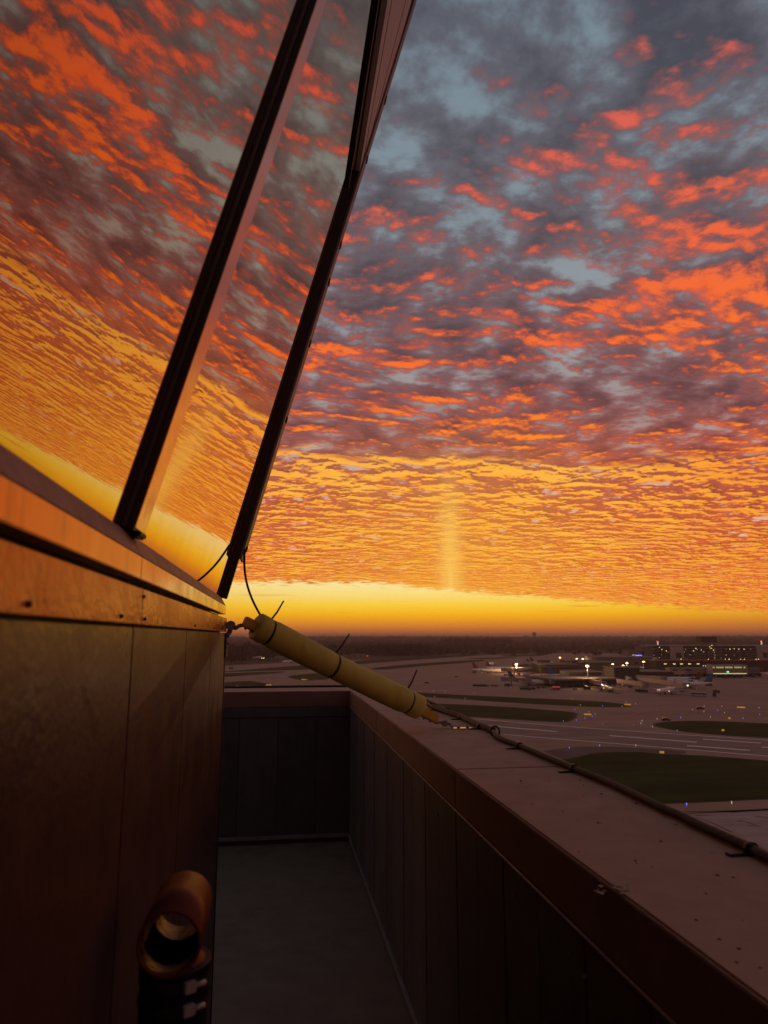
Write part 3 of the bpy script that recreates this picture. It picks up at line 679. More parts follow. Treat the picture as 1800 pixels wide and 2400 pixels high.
# ---- light masts
def mast(p, pt, label, power=0.0, heads=3):
    g = ground_at(*p); hh = at_y(pt[0], pt[1], g[1])[2]; t = thing('light_mast', label, 'light mast', tuple(g), -math.atan2(g[0], g[1]), 'floodlight masts on the apron')
    MB().tube([(0, 0, 0), (0, 0, hh)], [.28, .14], 8).build('pole', galv, t)
    MB().box((-1.1, -.12, hh - .15), (1.1, .12, hh + .1)).build('crossarm', galv, t)
    a = None
    for k in range(heads):
        xx = (k - (heads - 1) / 2) * .95
        if a is None:
            a = MB().box((-.42, -.55, -.15), (.42, .25, .65)).build('lamp_head', lampw, t, .08); a.location = (xx, 0, hh)
        else: link_copy(a, t, (xx, 0, hh + (.45 if k == 1 else 0)))
    if power:
        l = bpy.data.lights.new('mast_lamp', 'POINT'); l.energy = power; l.color = (1, .60, .26); l.shadow_soft_size = .6
        q = bpy.data.objects.new('mast_lamp', l); C.objects.link(q); q.parent = t; q.location = (0, -1.5, hh - .6)
for p, pt, l, pw in (((1211, 1580), (1210.5, 1557.5), 'floodlight mast beside the orange lit jet bridge', 40000), ((1378.7, 1609), (1375.7, 1561.6), 'tall floodlight mast in front of the flat roofed concourse block', 16000),
                 ((1313, 1556), (1312.5, 1542), 'floodlight mast between the two far red tails', 2500), ((1352.6, 1562), (1352.6, 1544.7), 'floodlight mast above the dark rooftop box of the far concourse', 0),
                 ((1366.7, 1563), (1366.7, 1544.7), 'floodlight mast just right of the dark rooftop box', 3000), ((1428.8, 1566), (1428.8, 1545.3), 'brightest floodlight mast over the long grey roof', 4000),
                 ((1437, 1575), (1437, 1557.4), 'small floodlight mast left of the rooftop penthouse pair', 0), ((1446, 1582), (1445.8, 1563.4), 'floodlight mast on the near end of the grey roofed penthouse', 4000),
                 ((1461.7, 1580), (1461.7, 1560.8), 'floodlight mast behind the second rooftop penthouse', 0), ((1470.7, 1578), (1470.7, 1554.7), 'tall floodlight mast in the middle of the second penthouse roof', 4000),
                 ((1510, 1575), (1510, 1551.7), 'rightmost floodlight mast by the dark terminal corner', 3000)):
    mast(p, pt, l, pw)

# ---- buildings
roofm = mat('flat_roof', (.26, .205, .19), .9, spec=.15, var=.12, scale=.05); darkfac = mat('dark_facade', (.042, .033, .030), .5, spec=.4, var=.3, scale=.2); greyfac = mat('grey_facade', (.17, .145, .145), .8, var=.1, scale=.08)
beige = mat('beige_facade', (.30, .235, .19), .85, var=.1, scale=.1); slabm = mat('garage_slab', (.165, .135, .135), .85, var=.12, scale=.1); lightc = mat('pale_concrete', (.38, .33, .32), .8, var=.06, scale=.1)
rustm = mat('rusty_parapet', (.32, .115, .055), .7, var=.25, scale=.2); tintg = mat('tinted_glass', (.03, .03, .03), .12, spec=.6, var=.1); pinkroof = mat('pale_metal_roof', (.55, .40, .36), .5, spec=.4)
class Blk:
    def __init__(s, pxl, pxr, pyb, pyt, depth, pyb2=None):
        a, b = ground_at(pxl, pyb), ground_at(pxr, pyb if pyb2 is None else pyb2); s.a = a; d = b - a; s.w = np.linalg.norm(d); s.ux = d / s.w
        s.n = np.array([-s.ux[1], s.ux[0], 0]); s.d = depth
        m_ = (a + b) / 2; s.h = at_y((pxl + pxr) / 2, pyt, m_[1])[2]; s.c = m_ + s.n * depth / 2; s.px = (pxl + pxr) / 2; s.my = m_[1]
    def zof(s, py): return at_y(s.px, py, s.my)[2]
    def box(s, x0, x1, z0, z1, y0=0.0, y1=None, mb=None):
        y1 = s.d if y1 is None else y1; mb = mb or MB()
        f = lambda x, y, z: s.a + s.ux * x + s.n * y + np.array([0, 0, z])
        return mb.add([f(x, y, z) for z in (z0, z1) for x, y in ((x0, y0), (x1, y0), (x1, y1), (x0, y1))], [(0, 3, 2, 1), (4, 5, 6, 7), (0, 1, 5, 4), (1, 2, 6, 5), (2, 3, 7, 6), (3, 0, 4, 7)])
def building(name, label, cat, b): return thing(name, label, cat, (b.c[0], b.c[1], 0))
def shared_boxes(name, b, items, m, parent, dims):
    # alike pieces sharing one mesh: items = list of (x, y, z); dims = (w, d, h)
    w, d, h = dims; f = lambda x, y, z: b.ux * x + b.n * y + np.array([0, 0, z])
    me = MB().add([f(x, y, z) for z in (0, h) for x, y in ((0, 0), (w, 0), (w, d), (0, d))], [(0, 3, 2, 1), (4, 5, 6, 7), (0, 1, 5, 4), (1, 2, 6, 5), (2, 3, 7, 6), (3, 0, 4, 7)]).mesh(name, m)
    for x, y, z in items:
        o = bpy.data.objects.new(name, me); C.objects.link(o); o.parent = parent; p = b.a + b.ux * x + b.n * y + np.array([0, 0, z]); o.location = Vector(p) - parent.location
# parking garage
b = Blk(1529, 1900, 1553, 1512, 55); gar = building('parking_garage', 'long multi storey parking garage with open lit decks at the far right', 'parking garage', b)
H = b.h; nl = 6; fh = H / nl
wb(b.box(4, b.w - 2, 0, H - 1, 14, b.d - 2), 'core', darkfac, gar)
for k in range(1, nl + 1): wb(b.box(0, b.w, k * fh - 1.5, k * fh - .1, -.6 * (k % 2), b.d), 'deck_slab' if k < nl else 'roof_slab', slabm if k < nl else lightc, gar)
shared_boxes('column', b, [(x, .4, 0) for x in np.linspace(2, b.w - 3, 19)], slabm, gar, (.8, .8, H - 1.5))
lam = []
for k in range(nl - 1):
    for x in np.linspace(6, b.w - 6, 26):
        if random.random() < .42: lam.append((x + random.uniform(-2, 2), random.uniform(.3, 6), (k + 1) * fh - 2.2))
shared_boxes('deck_lamp', b, lam[::2], lampy, gar, (.9, .3, .35)); shared_boxes('deck_lamp', b, lam[1::2], lampc, gar, (.6, .3, .3))
rb = MB()
for x0 in (28, 60, 92, 128, 150):
    for k in (2, 3, 4): rb.add([b.a + b.ux * (x0 + dx_) + b.n * yy + np.array([0, 0, k * fh - 1 + dz_]) for yy in (-1.0, -.7) for dx_, dz_ in ((0, 0), (26, fh * .8 * (1 if x0 % 3 else -1)), (26, fh * .8 * (1 if x0 % 3 else -1) + 1.1), (0, 1.1))], [(0, 1, 2, 3), (7, 6, 5, 4), (0, 4, 5, 1), (1, 5, 6, 2), (2, 6, 7, 3), (3, 7, 4, 0)])
wb(rb, 'ramp_parapet', slabm, gar)
for pl, pr, pt_, w in ((1577, 1602, 1515, 1), (1782, 1803, 1513.5, 1)):
    t_ = Blk(pl, pr, 1555, pt_, 10); s = wb(t_.box(0, t_.w, 0, t_.h, -3, 8), 'stair_tower', lightc, gar)
    fr = t_.box(t_.w * .28, t_.w * .80, t_.h * .32, t_.h * .62, -3.15, -2.9).build('window', tintg, s)
t_ = Blk(1649, 1688, 1553, 1491.8, 22); zz = t_.zof(1505.5); wb(t_.box(0, t_.w, zz, t_.h, 5, 25), 'penthouse', darkfac, gar)
t2 = Blk(1651, 1684, 1553, 1505.3, 22); wb(t2.box(0, t2.w, H - 1.2, t2.h, 3, 25), 'penthouse_base', slabm, gar)
ol = []
for (x, py) in ((1626, 1526), (1632, 1520), (1644, 1524), (1665, 1517), (1668, 1520), (1670, 1513), (1673, 1524), (1712, 1522), (1722, 1521), (1733, 1522), (1745, 1522), (1546, 1518), (1552, 1523), (1562, 1526)):
    q = Blk(x, x + 1, 1553, py, 1); ol.append((np.dot(q.a - b.a, b.ux), -1.5, q.h))
shared_boxes('deck_lamp', b, ol, lampy, gar, (1.1, .4, .8))
# two tall beacons behind the garage
for x, y0, y1, l in ((1544, 1512.5, 1503, 'striped beacon tower with red top lights left of the garage roof'), (1788, 1512.5, 1502, 'striped beacon tower with red top lights at the far right')):
    q = Blk(x - 2.2, x + 2.2, 1545, y1, 6); t = building('beacon_tower', l, 'tower', q); wb(q.box(0, q.w, 0, q.h), 'shaft', darkfac, t)
    zb = q.zof(y0); shared_boxes('light_band', q, [(q.w * .15, -.3, zb + k * (q.h - zb) / 4) for k in range(4)], lampc, t, (q.w * .7, .3, (q.h - zb) / 9)); shared_boxes('warning_light', q, [(0, 0, q.h), (q.w - .8, 0, q.h)], lampr, t, (.8, .8, .8))
    wb(MB().tube([q.c + np.array([0, 0, q.h]), q.c + np.array([0, 0, q.h + 5])], .15, 6), 'antenna', mulm, t)
# terminal
b = Blk(1538, 1900, 1573, 1547, 42); ter = building('terminal', 'black banded airport terminal with rusty roof edge in front of the garage', 'terminal', b)
wb(b.box(0, b.w, 0, b.h - 1.2), 'main_block', darkfac, ter); wb(b.box(-.5, b.w, b.h - 1.19, b.h + .7, -.7, 3), 'roof_edge', rustm, ter)
wb(b.box(1, b.w, b.h - 1.1, b.h - .4, 3.2, b.d), 'roof', roofm, ter)
for z in (.45, .62, .78): wb(b.box(0, b.w, b.h * z, b.h * z + .5, -.35, -.02), 'cladding_rail', mat('rail_black', (.02, .017, .016), .5), ter)
shared_boxes('soffit_lamp', b, [(np.dot(ground_at(x, 1573) - b.a, b.ux), -.9, b.zof(1556.5)) for x in (1557, 1578, 1595, 1614, 1634)], lampy, ter, (3.2, .4, .5))
shared_boxes('soffit_lamp', b, [(np.dot(ground_at(x, 1573) - b.a, b.ux), -.9, b.zof(1561)) for x in (1648, 1653, 1658, 1663)], lampc, ter, (.9, .4, .6))
shared_boxes('roof_lamp', b, [(np.dot(ground_at(x, 1573) - b.a, b.ux), .5, b.h + .8) for x in (1662, 1702, 1738, 1747, 1775, 1780, 1711, 1598)], lampy, ter, (.8, .4, .6))
pav = MB(); dc = ground_at(1546, 1573) + np.array([0, 10, 0]); zt_ = b.zof(1546)
n = 14; vs = [dc + np.array([0, 0, zt_ - 1.5]) + 4.2 * np.array([math.cos(a) * math.cos(e), math.sin(a) * math.cos(e), math.sin(e)]) for e in np.linspace(0, 1.57, 5) for a in np.linspace(0, 6.283, n, False)]
pav.add(vs, [(i * n + k, i * n + (k + 1) % n, (i + 1) * n + (k + 1) % n, (i + 1) * n + k) for i in range(4) for k in range(n)], True); wb(pav, 'radome', lightc, ter)
b = Blk(1572, 1790, 1586, 1565.5, 14); bw = building('gate_wing', 'low beige gate wing along the apron below the black terminal', 'airport building', b)
zb = b.zof(1579); wb(b.box(0, b.w * .52, zb, b.h), 'upper_wall', beige, bw); wb(b.box(b.w * .5205, b.w, zb, b.h - .3), 'upper_wall', greyfac, bw, label='grey upper wall right of the lit glass box'); wb(b.box(1, b.w - 1, 0, zb - .05, 4, b.d), 'undercroft', darkfac, bw)
shared_boxes('pier', b, [(x, .3, 0) for x in np.linspace(2, b.w - 3, 14)], greyfac, bw, (1, 1, zb - .05))
shared_boxes('window', b, [(b.w * f_, -.12, zb + (b.h - zb) * .52) for f_ in (.03, .16, .19)], tintg, bw, (4.5, .1, 1.6))
b = Blk(1668, 1751.5, 1588, 1558.5, 12); gb = building('glass_lounge', 'glass fronted lounge box glowing yellow over the apron', 'airport building', b)
z0 = b.zof(1580.5); HH = b.h
wb(b.box(0, b.w, HH - .9, HH, -2, 12), 'roof_frame', lightc, gb); wb(b.box(0, 1.1, z0, HH - .92, -2, 12), 'side_frame', lightc, gb); wb(b.box(b.w - 1.1, b.w, z0, HH - .92, -2, 12), 'side_frame', lightc, gb)
wb(b.box(1.12, b.w - 1.12, z0 - .4, z0 + .5, -2, 12), 'floor_frame', greyfac, gb); wb(b.box(1.3, b.w - 1.3, z0 + .55, z0 + 1.25, -1.9, -1.5), 'light_strip', dimwin2, gb)
wb(b.box(1.12, b.w - 1.12, z0 + .52, HH - .95, -1.2, -1.0), 'glass_pane', mat('lounge_glass', (.05, .045, .02), .25, emit=(.30, .19, .07), estr=.08), gb)
zc_ = z0 + (HH - z0) * .66; hc_ = (HH - z0) * .17
for x0, x1 in ((.035, .09), (.13, .345), (.38, .595), (.64, .855), (.90, .955)):
    n_ = max(1, int((x1 - x0) / .05)); st = (x1 - x0) / n_ * b.w
    shared_boxes('lit_window', b, [(x0 * b.w + k * st + .1, -1.45, zc_) for k in range(n_)], dimwin, gb, (st - .3, .1, hc_))
wb(b.box(b.w * .42, b.w * .48, z0 + 2.0, z0 + 3.3, -1.45, -1.3), 'green_sign', lampg, gb)
shared_boxes('post', b, [(b.w * k, 0, 0) for k in (.12, .38, .64, .90)], lightc, gb, (.7, .7, z0 - .42))
# low grey hall and blocks left of the garage
b = Blk(1400, 1540, 1567, 1541, 60); t = building('cargo_hall', 'wide low grey hall with dark doors left of the terminal', 'hall', b); wb(b.box(0, b.w, 0, b.h), 'walls', greyfac, t); wb(b.box(-1, b.w + 1, b.h + .01, b.h + .8, -1, b.d + 1), 'roof', roofm, t)
wb(b.box(0, b.w * .75, b.h * .0, b.h * .13, -.3, -.02), 'door_band', darkfac, t); wb(b.box(b.w * .62, b.w * .70, b.h * .35, b.h * .62, -.3, -.02), 'door', darkfac, t)
shared_boxes('wall_light', b, [(b.w * k, -.6, b.h * .10) for k in (.44, .5, .55, .64, .68, .72, .76, .8, .84, .88)], lampc, t, (.8, .3, .6))
b = Blk(1474, 1505, 1556, 1525, 30); t = building('office_block', 'grey block with blue glowing letters left of the garage', 'office building', b); wb(b.box(0, b.w, 0, b.h), 'walls', greyfac, t); wb(b.box(-.5, b.w + .5, b.h + .01, b.h + .6, -.5, b.d), 'roof', roofm, t)
zz = b.zof(1538); shared_boxes('sign_letter', b, [(b.w * (.52 + k * .055), -.4, zz - (k % 2) * .3) for k in range(9)], emis('sign_blue', (.22, .16, 1.0), 3.5), t, (.85, .2, 2.0)); shared_boxes('sign_letter', b, [(b.w * (.28 + k * .045), -.4, zz + 1.6) for k in range(5)], lampc, t, (.5, .2, .6))
b = Blk(1504, 1530, 1556, 1516.5, 26); t = building('office_block', 'taller grey block touching the left end of the garage', 'office building', b); wb(b.box(0, b.w, 0, b.h), 'walls', greyfac, t); wb(b.box(b.w * .05, b.w * .3, b.h * .50, b.h * .72, -.2, -.02), 'window', tintg, t); wb(b.box(-.4, b.w + .4, b.h + .01, b.h + .5, -.4, b.d), 'roof', roofm, t)
# long grey roof with the far concourse
b = Blk(1355, 1445, 1572, 1553, 95); t = building('roofed_pier', 'broad grey flat roofed pier behind the floodlight masts', 'airport building', b); wb(b.box(0, b.w, 0, b.h), 'walls', darkfac, t); wb(b.box(-.6, b.w + .6, b.h + .01, b.h + .7, -.6, b.d), 'roof', roofm, t)
b = Blk(1214, 1268, 1574, 1556.5, 40); con = building('far_concourse', 'dark low concourse with stepped roof reaching towards the orange lit jet bridge', 'airport building', b); wb(b.box(0, b.w, 0, b.h), 'walls', darkfac, con); wb(b.box(-.6, b.w, b.h + .01, b.h + .8, -.6, b.d), 'roof', roofm, con)
shared_boxes('window_band', b, [(b.w * (.05 + k * .2), -.15, b.h * .55) for k in range(4)], tintg, con, (b.w * .17, .1, 2.0))
wb(b.box(b.w * .45, b.w, b.h * .84, b.h * .9, -.2, -.03), 'fascia_strip', lightc, con)
for (pl, pr, py, pt_, dd, l, nm) in ((1267, 1291, 1573, 1548, 20, 'dark plant room box on top of the far concourse', 'plant_room'), (1341, 1354.5, 1577, 1548.5, 18, 'dark square rooftop box at the right end of the far concourse', 'plant_room')):
    q = Blk(pl, pr, py, pt_, dd); t = building(nm, l, 'plant room', q); wb(q.box(0, q.w, 0, q.h), 'walls', darkfac, t); wb(q.box(-.4, q.w + .4, q.h + .01, q.h + .5, -.4, q.d), 'roof', roofm, t)
    shared_boxes('louvre', q, [(q.w * .1, -.12, q.h * .72 + k * 1.1) for k in range(3)], slabm, t, (q.w * .8, .1, .35))
b = Blk(1268, 1356, 1579, 1558, 50); wb_ = building('concourse_wing', 'long dark concourse wing with banded roofs behind the blue tail', 'airport building', b); wb(b.box(0, b.w, 0, b.h), 'walls', darkfac, wb_); wb(b.box(-.5, b.w + .5, b.h + .01, b.h + .9, -.8, b.d), 'roof', roofm, wb_)
wb(b.box(0, b.w * .75, b.h * .74, b.h * .80, -.6, -.02), 'canopy', slabm, wb_); shared_boxes('window_band', b, [(b.w * (.04 + k * .12), -.15, b.h * .45) for k in range(8)], tintg, wb_, (b.w * .10, .1, 2.2))
# front concourse
b = Blk(1307, 1446, 1612, 1591, 60, 1609); fc_ = building('front_concourse', 'front concourse with a deep flat grey roof over dark gates', 'airport building', b); wb(b.box(0, b.w, b.h * .30, b.h - .9, 0, b.d), 'gate_facade', darkfac, fc_); wb(b.box(-3, b.w + 3, b.h - .88, b.h + .4, -2.5, b.d), 'roof', roofm, fc_); wb(b.box(3, b.w - 3, 0, b.h * .295, 5, b.d - 4), 'undercroft', blackm, fc_)
shared_boxes('column', b, [(x, .5, 0) for x in np.linspace(1, b.w - 2, 9)], slabm, fc_, (.9, .9, b.h * .295)); shared_boxes('gate_window', b, [(x, -.12, b.h * .48) for x in np.linspace(3, b.w - 9, 9)], tintg, fc_, (4.6, .1, 2.0))
q = Blk(1339, 1416, 1604, 1574.5, 40); ph = building('roof_penthouse', 'dark penthouse with pale flat roof on the front concourse', 'penthouse', q); wb(q.box(0, q.w, 0, q.h - .6, 6, 40), 'walls', darkfac, ph); wb(q.box(-1, q.w + 1, q.h - .58, q.h, 5, 42), 'roof', roofm, ph); shared_boxes('louvre', q, [(q.w * .05 + k * q.w * .16, 5.85, q.h * .68) for k in range(6)], mulm, ph, (q.w * .12, .1, 2.5))
q = Blk(1446, 1506, 1600, 1564.5, 36); ph = building('roof_penthouse', 'second dark penthouse with grey roof right of the first on the concourse', 'penthouse', q); wb(q.box(0, q.w, 0, q.h - .6, 6, 40), 'walls', darkfac, ph); wb(q.box(-1, q.w + 1, q.h - .58, q.h, 5, 42), 'roof', roofm, ph)
q = Blk(1446, 1580, 1592, 1574, 50); t = building('link_roof', 'sloping grey link roof between concourse and terminal', 'airport building', q); wb(q.box(0, q.w, 0, q.h - .6), 'walls', darkfac, t); wb(q.box(-1, q.w + 1, q.h - .58, q.h, -1, q.d), 'roof', roofm, t)

# ---- jet bridges
brm = mat('bridge_cream', (.46, .36, .29), .6, var=.12, scale=.4); brg = mat('bridge_grey', (.24, .22, .22), .6, var=.15, scale=.4)
def bridge(p0, p1, label, m=brm, z0=4.0, w=3.0, lit=None, z1=None):
    a, c = ground_at(*p0), ground_at(*p1); z1 = z0 if z1 is None else z1; d = c - a; L_ = np.linalg.norm(d); d /= L_; s_ = np.array([-d[1], d[0], 0])
    t = thing('jet_bridge', label, 'jet bridge', tuple(a), 0, 'jet bridges at the gates')
    A_ = a + np.array([0, 0, z0 + 1.4]); B_ = c + np.array([0, 0, z1 + 1.4]); M_ = A_ + (B_ - A_) * .52
    o = wb(MB().frame_box(A_, M_, s_ * (w / 2), np.array([0, 0, 1.45])), 'tunnel', m, t, .05); wb(MB().frame_box(M_ + d * .02, B_, s_ * (w / 2 + .25), np.array([0, 0, 1.65])), 'tunnel', m, t, .05)
    wb(MB().frame_box(B_ + d * .05, B_ + d * 4.2, s_ * 2.2, np.array([0, 0, 1.9])), 'cab', brg, t, .1)
    pm = MB().tube([a + d * 2 + np.array([0, 0, 0]), a + d * 2 + np.array([0, 0, z0 - .1])], .45, 8); wb(pm, 'pedestal', brg, t)
    for sg in (-1, 1): wb(MB().frame_box(c - d * 5 + s_ * sg * 1.3, c - d * 5 + s_ * sg * 1.3 + np.array([0, 0, z1 - .3]), s_ * .18, d * .25), 'leg', brg, t)
    wb(MB().tube([c - d * 5 - s_ * 1.7 + np.array([0, 0, .55]), c - d * 5 + s_ * 1.7 + np.array([0, 0, .55])], .55, 10), 'wheel_bogie', blackm, t)
    if lit: wb(MB().frame_box(B_ + d * 4.25 + np.array([0, 0, -.2]), B_ + d * 4.35 + np.array([0, 0, -.2]), s_ * .7, np.array([0, 0, .6])), 'lit_cab_window', lit, t)
    return t
bridge((1247, 1577), (1212, 1581), 'long pale jet bridge lit orange beside the red tail aircraft', brm, 4.5)
bridge((1209, 1580.5), (1184, 1581), 'short jet bridge glowing orange under the floodlight', mat('bridge_floodlit_tint', (.62, .34, .12), .6, var=.2, scale=.5), 4.2)  # orange of the floodlight is put into this bridge's colour
bridge((1246, 1608), (1186, 1606), 'grey jet bridge with a yellow lit cab left of the blue tailed aircraft', brg, 4.0, 3.2, lampy)
bridge((1334, 1611), (1300, 1611), 'pale jet bridge below the front concourse roof behind the red truck', brm, 3.6)
bridge((1382, 1610), (1412, 1615), 'pale jet bridge sloping right in front of the concourse gates', brm, 4.0, 3.0, None, 3.2)
bridge((1450, 1612), (1510, 1622), 'cream jet bridge with grey cab near the two parked noses', brm, 4.5, 3.2)
bridge((1470, 1604), (1478, 1612), 'short cream jet bridge with folded elbow at the concourse corner', brm, 4.6)
bridge((1498, 1607), (1606, 1622), 'longest cream jet bridge reaching behind the striped tail', brm, 4.2, 3.2, lampc)
bridge((1494, 1600), (1552, 1604), 'cream jet bridge in the gate court serving the aircraft with rear engines', brm, 4.2, 4.2)
bridge((1536, 1590), (1604, 1589), 'farthest cream jet bridge below the beige gate wing', brm, 4.2)

# ---- aircraft
acw = mat('aircraft_white', (.86, .82, .80), .3, spec=.5, var=.04, scale=.5); acg = mat('aircraft_grey', (.30, .30, .32), .4, var=.06, scale=.5); engm = mat('engine_dark', (.05, .045, .05), .4)
tred = mat('tail_red', (.13, .014, .016), .45, var=.3, scale=.15); tblue = None
def tail_material(name, kind):
    m = bpy.data.materials.new(name); m.use_nodes = True; V.nt = m.node_tree; b_ = V.nt.nodes['Principled BSDF']; b_.inputs['Roughness'].default_value = .35
    t = V.nt.nodes.new('ShaderNodeTexCoord'); s_ = V.nt.nodes.new('ShaderNodeSeparateXYZ'); V.nt.links.new(t.outputs['Object'], s_.inputs[0]); x, z = V(s_.outputs[0]), V(s_.outputs[2])
    if kind == 'globe':
        k = z * .9 + x * .55
        c = mixc(sstep(k, -4.6, -4.0), (.013, .11, .29, 1), (.010, .028, .10, 1))
        arcs = sstep(V.m('ABSOLUTE', V.m('SINE', (x * .8 - z * .35) * 3.2)), .0, .28)
        c = mixc((1.0 - arcs) * (1.0 - sstep(k, -4.6, -4.0)) * .8, c, (.10, .26, .42, 1))
    else:
        f = V.m('FRACT', z * .62 + x * .10); c = mixc(sstep(f, .46, .54), (.42, .03, .035, 1), (.62, .60, .60, 1)); c = mixc(sstep(x, -1.0, .2), c, (.03, .06, .20, 1)) if False else c
    V.nt.links.new(c.s, b_.inputs['Base Color']); return m
globe = tail_material('tail_globe', 'globe'); stripes = tail_material('tail_stripes', 'stripes')
def aircraft(px, py, head, label, tailm, L_=38, span=35, dia=3.9, th=12.0, rear=False, lit=False, text=None):
    g = ground_at(px, py); tw = -g / np.linalg.norm(g); tw[2] = 0; tw /= np.linalg.norm(tw); lf = np.array([tw[1], -tw[0], 0]); lf = lf if lf @ _r < 0 else -lf
    dr = tw * math.cos(R(head)) + lf * math.sin(R(head))
    t = thing('parked_aircraft', label, 'aircraft', tuple(g), math.atan2(dr[1], dr[0]), 'parked aircraft')
    r = dia / 2; zc = r + (1.6 if not rear else 1.1); h2 = L_ / 2
    st = [(-h2, .12, .9), (-h2 + L_ * .06, .30 * r, .7), (-h2 + L_ * .16, .68 * r, .35), (-h2 + L_ * .28, r * .96, .06), (-h2 + L_ * .36, r, 0), (h2 - L_ * .17, r, 0), (h2 - L_ * .09, r * .88, -.05), (h2 - L_ * .04, r * .62, -.18), (h2 - L_ * .012, r * .3, -.3), (h2, .05, -.38)]
    n = 16; vs = [(x, rr * math.cos(a), zc + dz_ * r + rr * math.sin(a)) for x, rr, dz_ in st for a in np.linspace(0, 2 * math.pi, n, False)]
    f = MB().add(vs, [(i * n + k, i * n + (k + 1) % n, (i + 1) * n + (k + 1) % n, (i + 1) * n + k) for i in range(len(st) - 1) for k in range(n)], True); fus = f.build('fuselage', acw, t)
    ck = MB().box((h2 - L_ * .075, -r * .62, zc + r * .26), (h2 - L_ * .040, r * .62, zc + r * .56)).build('cockpit_window', emis('cockpit_lit', (1, .7, .15), 1.0) if lit else engm, fus, .05)
    for sg in (-1, 1):
        wn = MB()
        nw = int(L_ * .55 / 1.6)
        for k in range(nw):
            x = -h2 + L_ * .30 + k * 1.6; wn.box((x, sg * r * .955 - .05, zc + r * .20), (x + .5, sg * r * .955 + .05, zc + r * .20 + .45))
        tag(wn.build('cabin_windows', engm, fus), kind='stuff')
        wx = -L_ * (.02 if not rear else .06); ch = L_ * .19; y1 = sg * span / 2
        MB().prism([(wx + ch * .62, sg * r * .6, zc - r * .55), (wx - ch * .45, sg * r * .6, zc - r * .55), (wx - ch * .62 - span * .10, y1, zc - r * .55 + span * .035), (wx - ch * .35 - span * .10, y1, zc - r * .55 + span * .035)], (0, 0, .38)).build('wing', acg, t)
        MB().prism([(wx - ch * .38 - span * .10, y1, zc - r * .55 + span * .035), (wx - ch * .62 - span * .10, y1, zc - r * .55 + span * .035), (wx - ch * .72 - span * .10, y1 + sg * .7, zc - r * .55 + span * .035 + 2.1), (wx - ch * .60 - span * .10, y1 + sg * .7, zc - r * .55 + span * .035 + 2.1)], (0, sg * .15, 0)).build('winglet', acw if tailm is not tred else tred, t)
        if rear: ec = (-h2 + L_ * .24, sg * (r + .95), zc + r * .25); el_ = L_ * .13; er_ = .75
        else: ec = (wx + ch * .42, sg * span * .165, zc - r * .95); el_ = L_ * .10; er_ = 1.05
        MB().tube([(ec[0] + el_ * .5, ec[1], ec[2]), (ec[0] + el_ * .3, ec[1], ec[2]), (ec[0] - el_ * .2, ec[1], ec[2]), (ec[0] - el_ * .5, ec[1], ec[2])], [er_ * .92, er_, er_ * .95, er_ * .55], 12).build('engine', acg if not rear else engm, t)
        sz = zc + r * .45 if not rear else zc + r * .4 + th * .52; sx = -h2 + (L_ * .09 if not rear else L_ * .02)
        MB().prism([(sx + 1.6, sg * (.3 * r if not rear else .1), sz), (sx - 1.6, sg * (.3 * r if not rear else .1), sz), (sx - 3.4, sg * span * .19, sz + .6), (sx - 1.9, sg * span * .19, sz + .6)], (0, 0, .2)).build('stabilizer', acw if not rear else tailm, t)
        MB().tube([(wx - ch * .2, sg * 2.6, .55), (wx - ch * .2, sg * 2.6, zc - r * .5)], .18, 6).tube([(wx - ch * .2, sg * 2.2, .55), (wx - ch * .2, sg * 3.1, .55)], .55, 10).build('main_gear', blackm, t)
        if lit: MB().box((ec[0] + el_ * .2, ec[1] * .45 - .3, zc - r * .5), (ec[0] + el_ * .2 + .3, ec[1] * .45 + .3, zc - r * .3)).build('landing_light', lampy, t)
    fx = -h2 + L_ * .02; zf = zc + r * .78; top = th
    fo = MB().prism([(fx + L_ * .17, -.16, -(top - zf)), (fx - .2, -.16, -(top - zf)), (fx - L_ * .045, -.16, 0), (fx + L_ * .030, -.16, 0)], (0, .32, 0)).build('tail_fin', tailm, t); fo.location = (0, 0, top)
    MB().tube([(h2 - L_ * .13, 0, .4), (h2 - L_ * .13, 0, zc - r * .8)], .14, 6).tube([(h2 - L_ * .13, -.35, .4), (h2 - L_ * .13, .35, .4)], .4, 10).build('nose_gear', blackm, t)
    if text:
        cu = bpy.data.curves.new('lettering', 'FONT'); cu.body = text; cu.size = 2.6; cu.extrude = .02; cu.align_x = 'CENTER'
        tmp = bpy.data.objects.new('tmp', cu); C.objects.link(tmp); dg = bpy.context.evaluated_depsgraph_get(); me = bpy.data.meshes.new_from_object(tmp.evaluated_get(dg)); bpy.data.objects.remove(tmp)
        me.materials.clear(); me.materials.append(mat('letter_blue', (.02, .03, .12), .5)); o = bpy.data.objects.new('lettering', me); C.objects.link(o); o.parent = t
        o.location = (h2 * .42, r * .97, zc + r * .10); o.rotation_euler = (R(90), 0, R(180)); 
        o.rotation_euler = (R(82), 0, R(180))
    return t
aircraft(1146, 1578, -88, 'white airliner with a dark red tail left of the orange jet bridge', tred, 38, 35, 3.9, 12.2)
aircraft(1175, 1573, -88, 'second red tailed airliner half hidden behind the first', tred, 38, 35, 3.9, 12.0)
aircraft(1152, 1560.5, 8, 'far airliner taxiing head on with its lights showing', tred, 36, 32, 3.6, 11.5, False, True)
aircraft(1272, 1559, -85, 'far red tailed airliner left of the rooftop plant room', tred, 38, 35, 3.9, 12.5)
aircraft(1258, 1559, -80, 'small red tail airliner just behind the far concourse roof', tred, 30, 26, 3.2, 9.5)
aircraft(1334, 1554, -85, 'far airliner with red tail behind the floodlight, the left of a pair', tred, 34, 30, 3.6, 12)
aircraft(1342, 1555.5, -85, 'far airliner with red tail, the right of a pair beyond the concourse', tred, 36, 32, 3.8, 12.5)
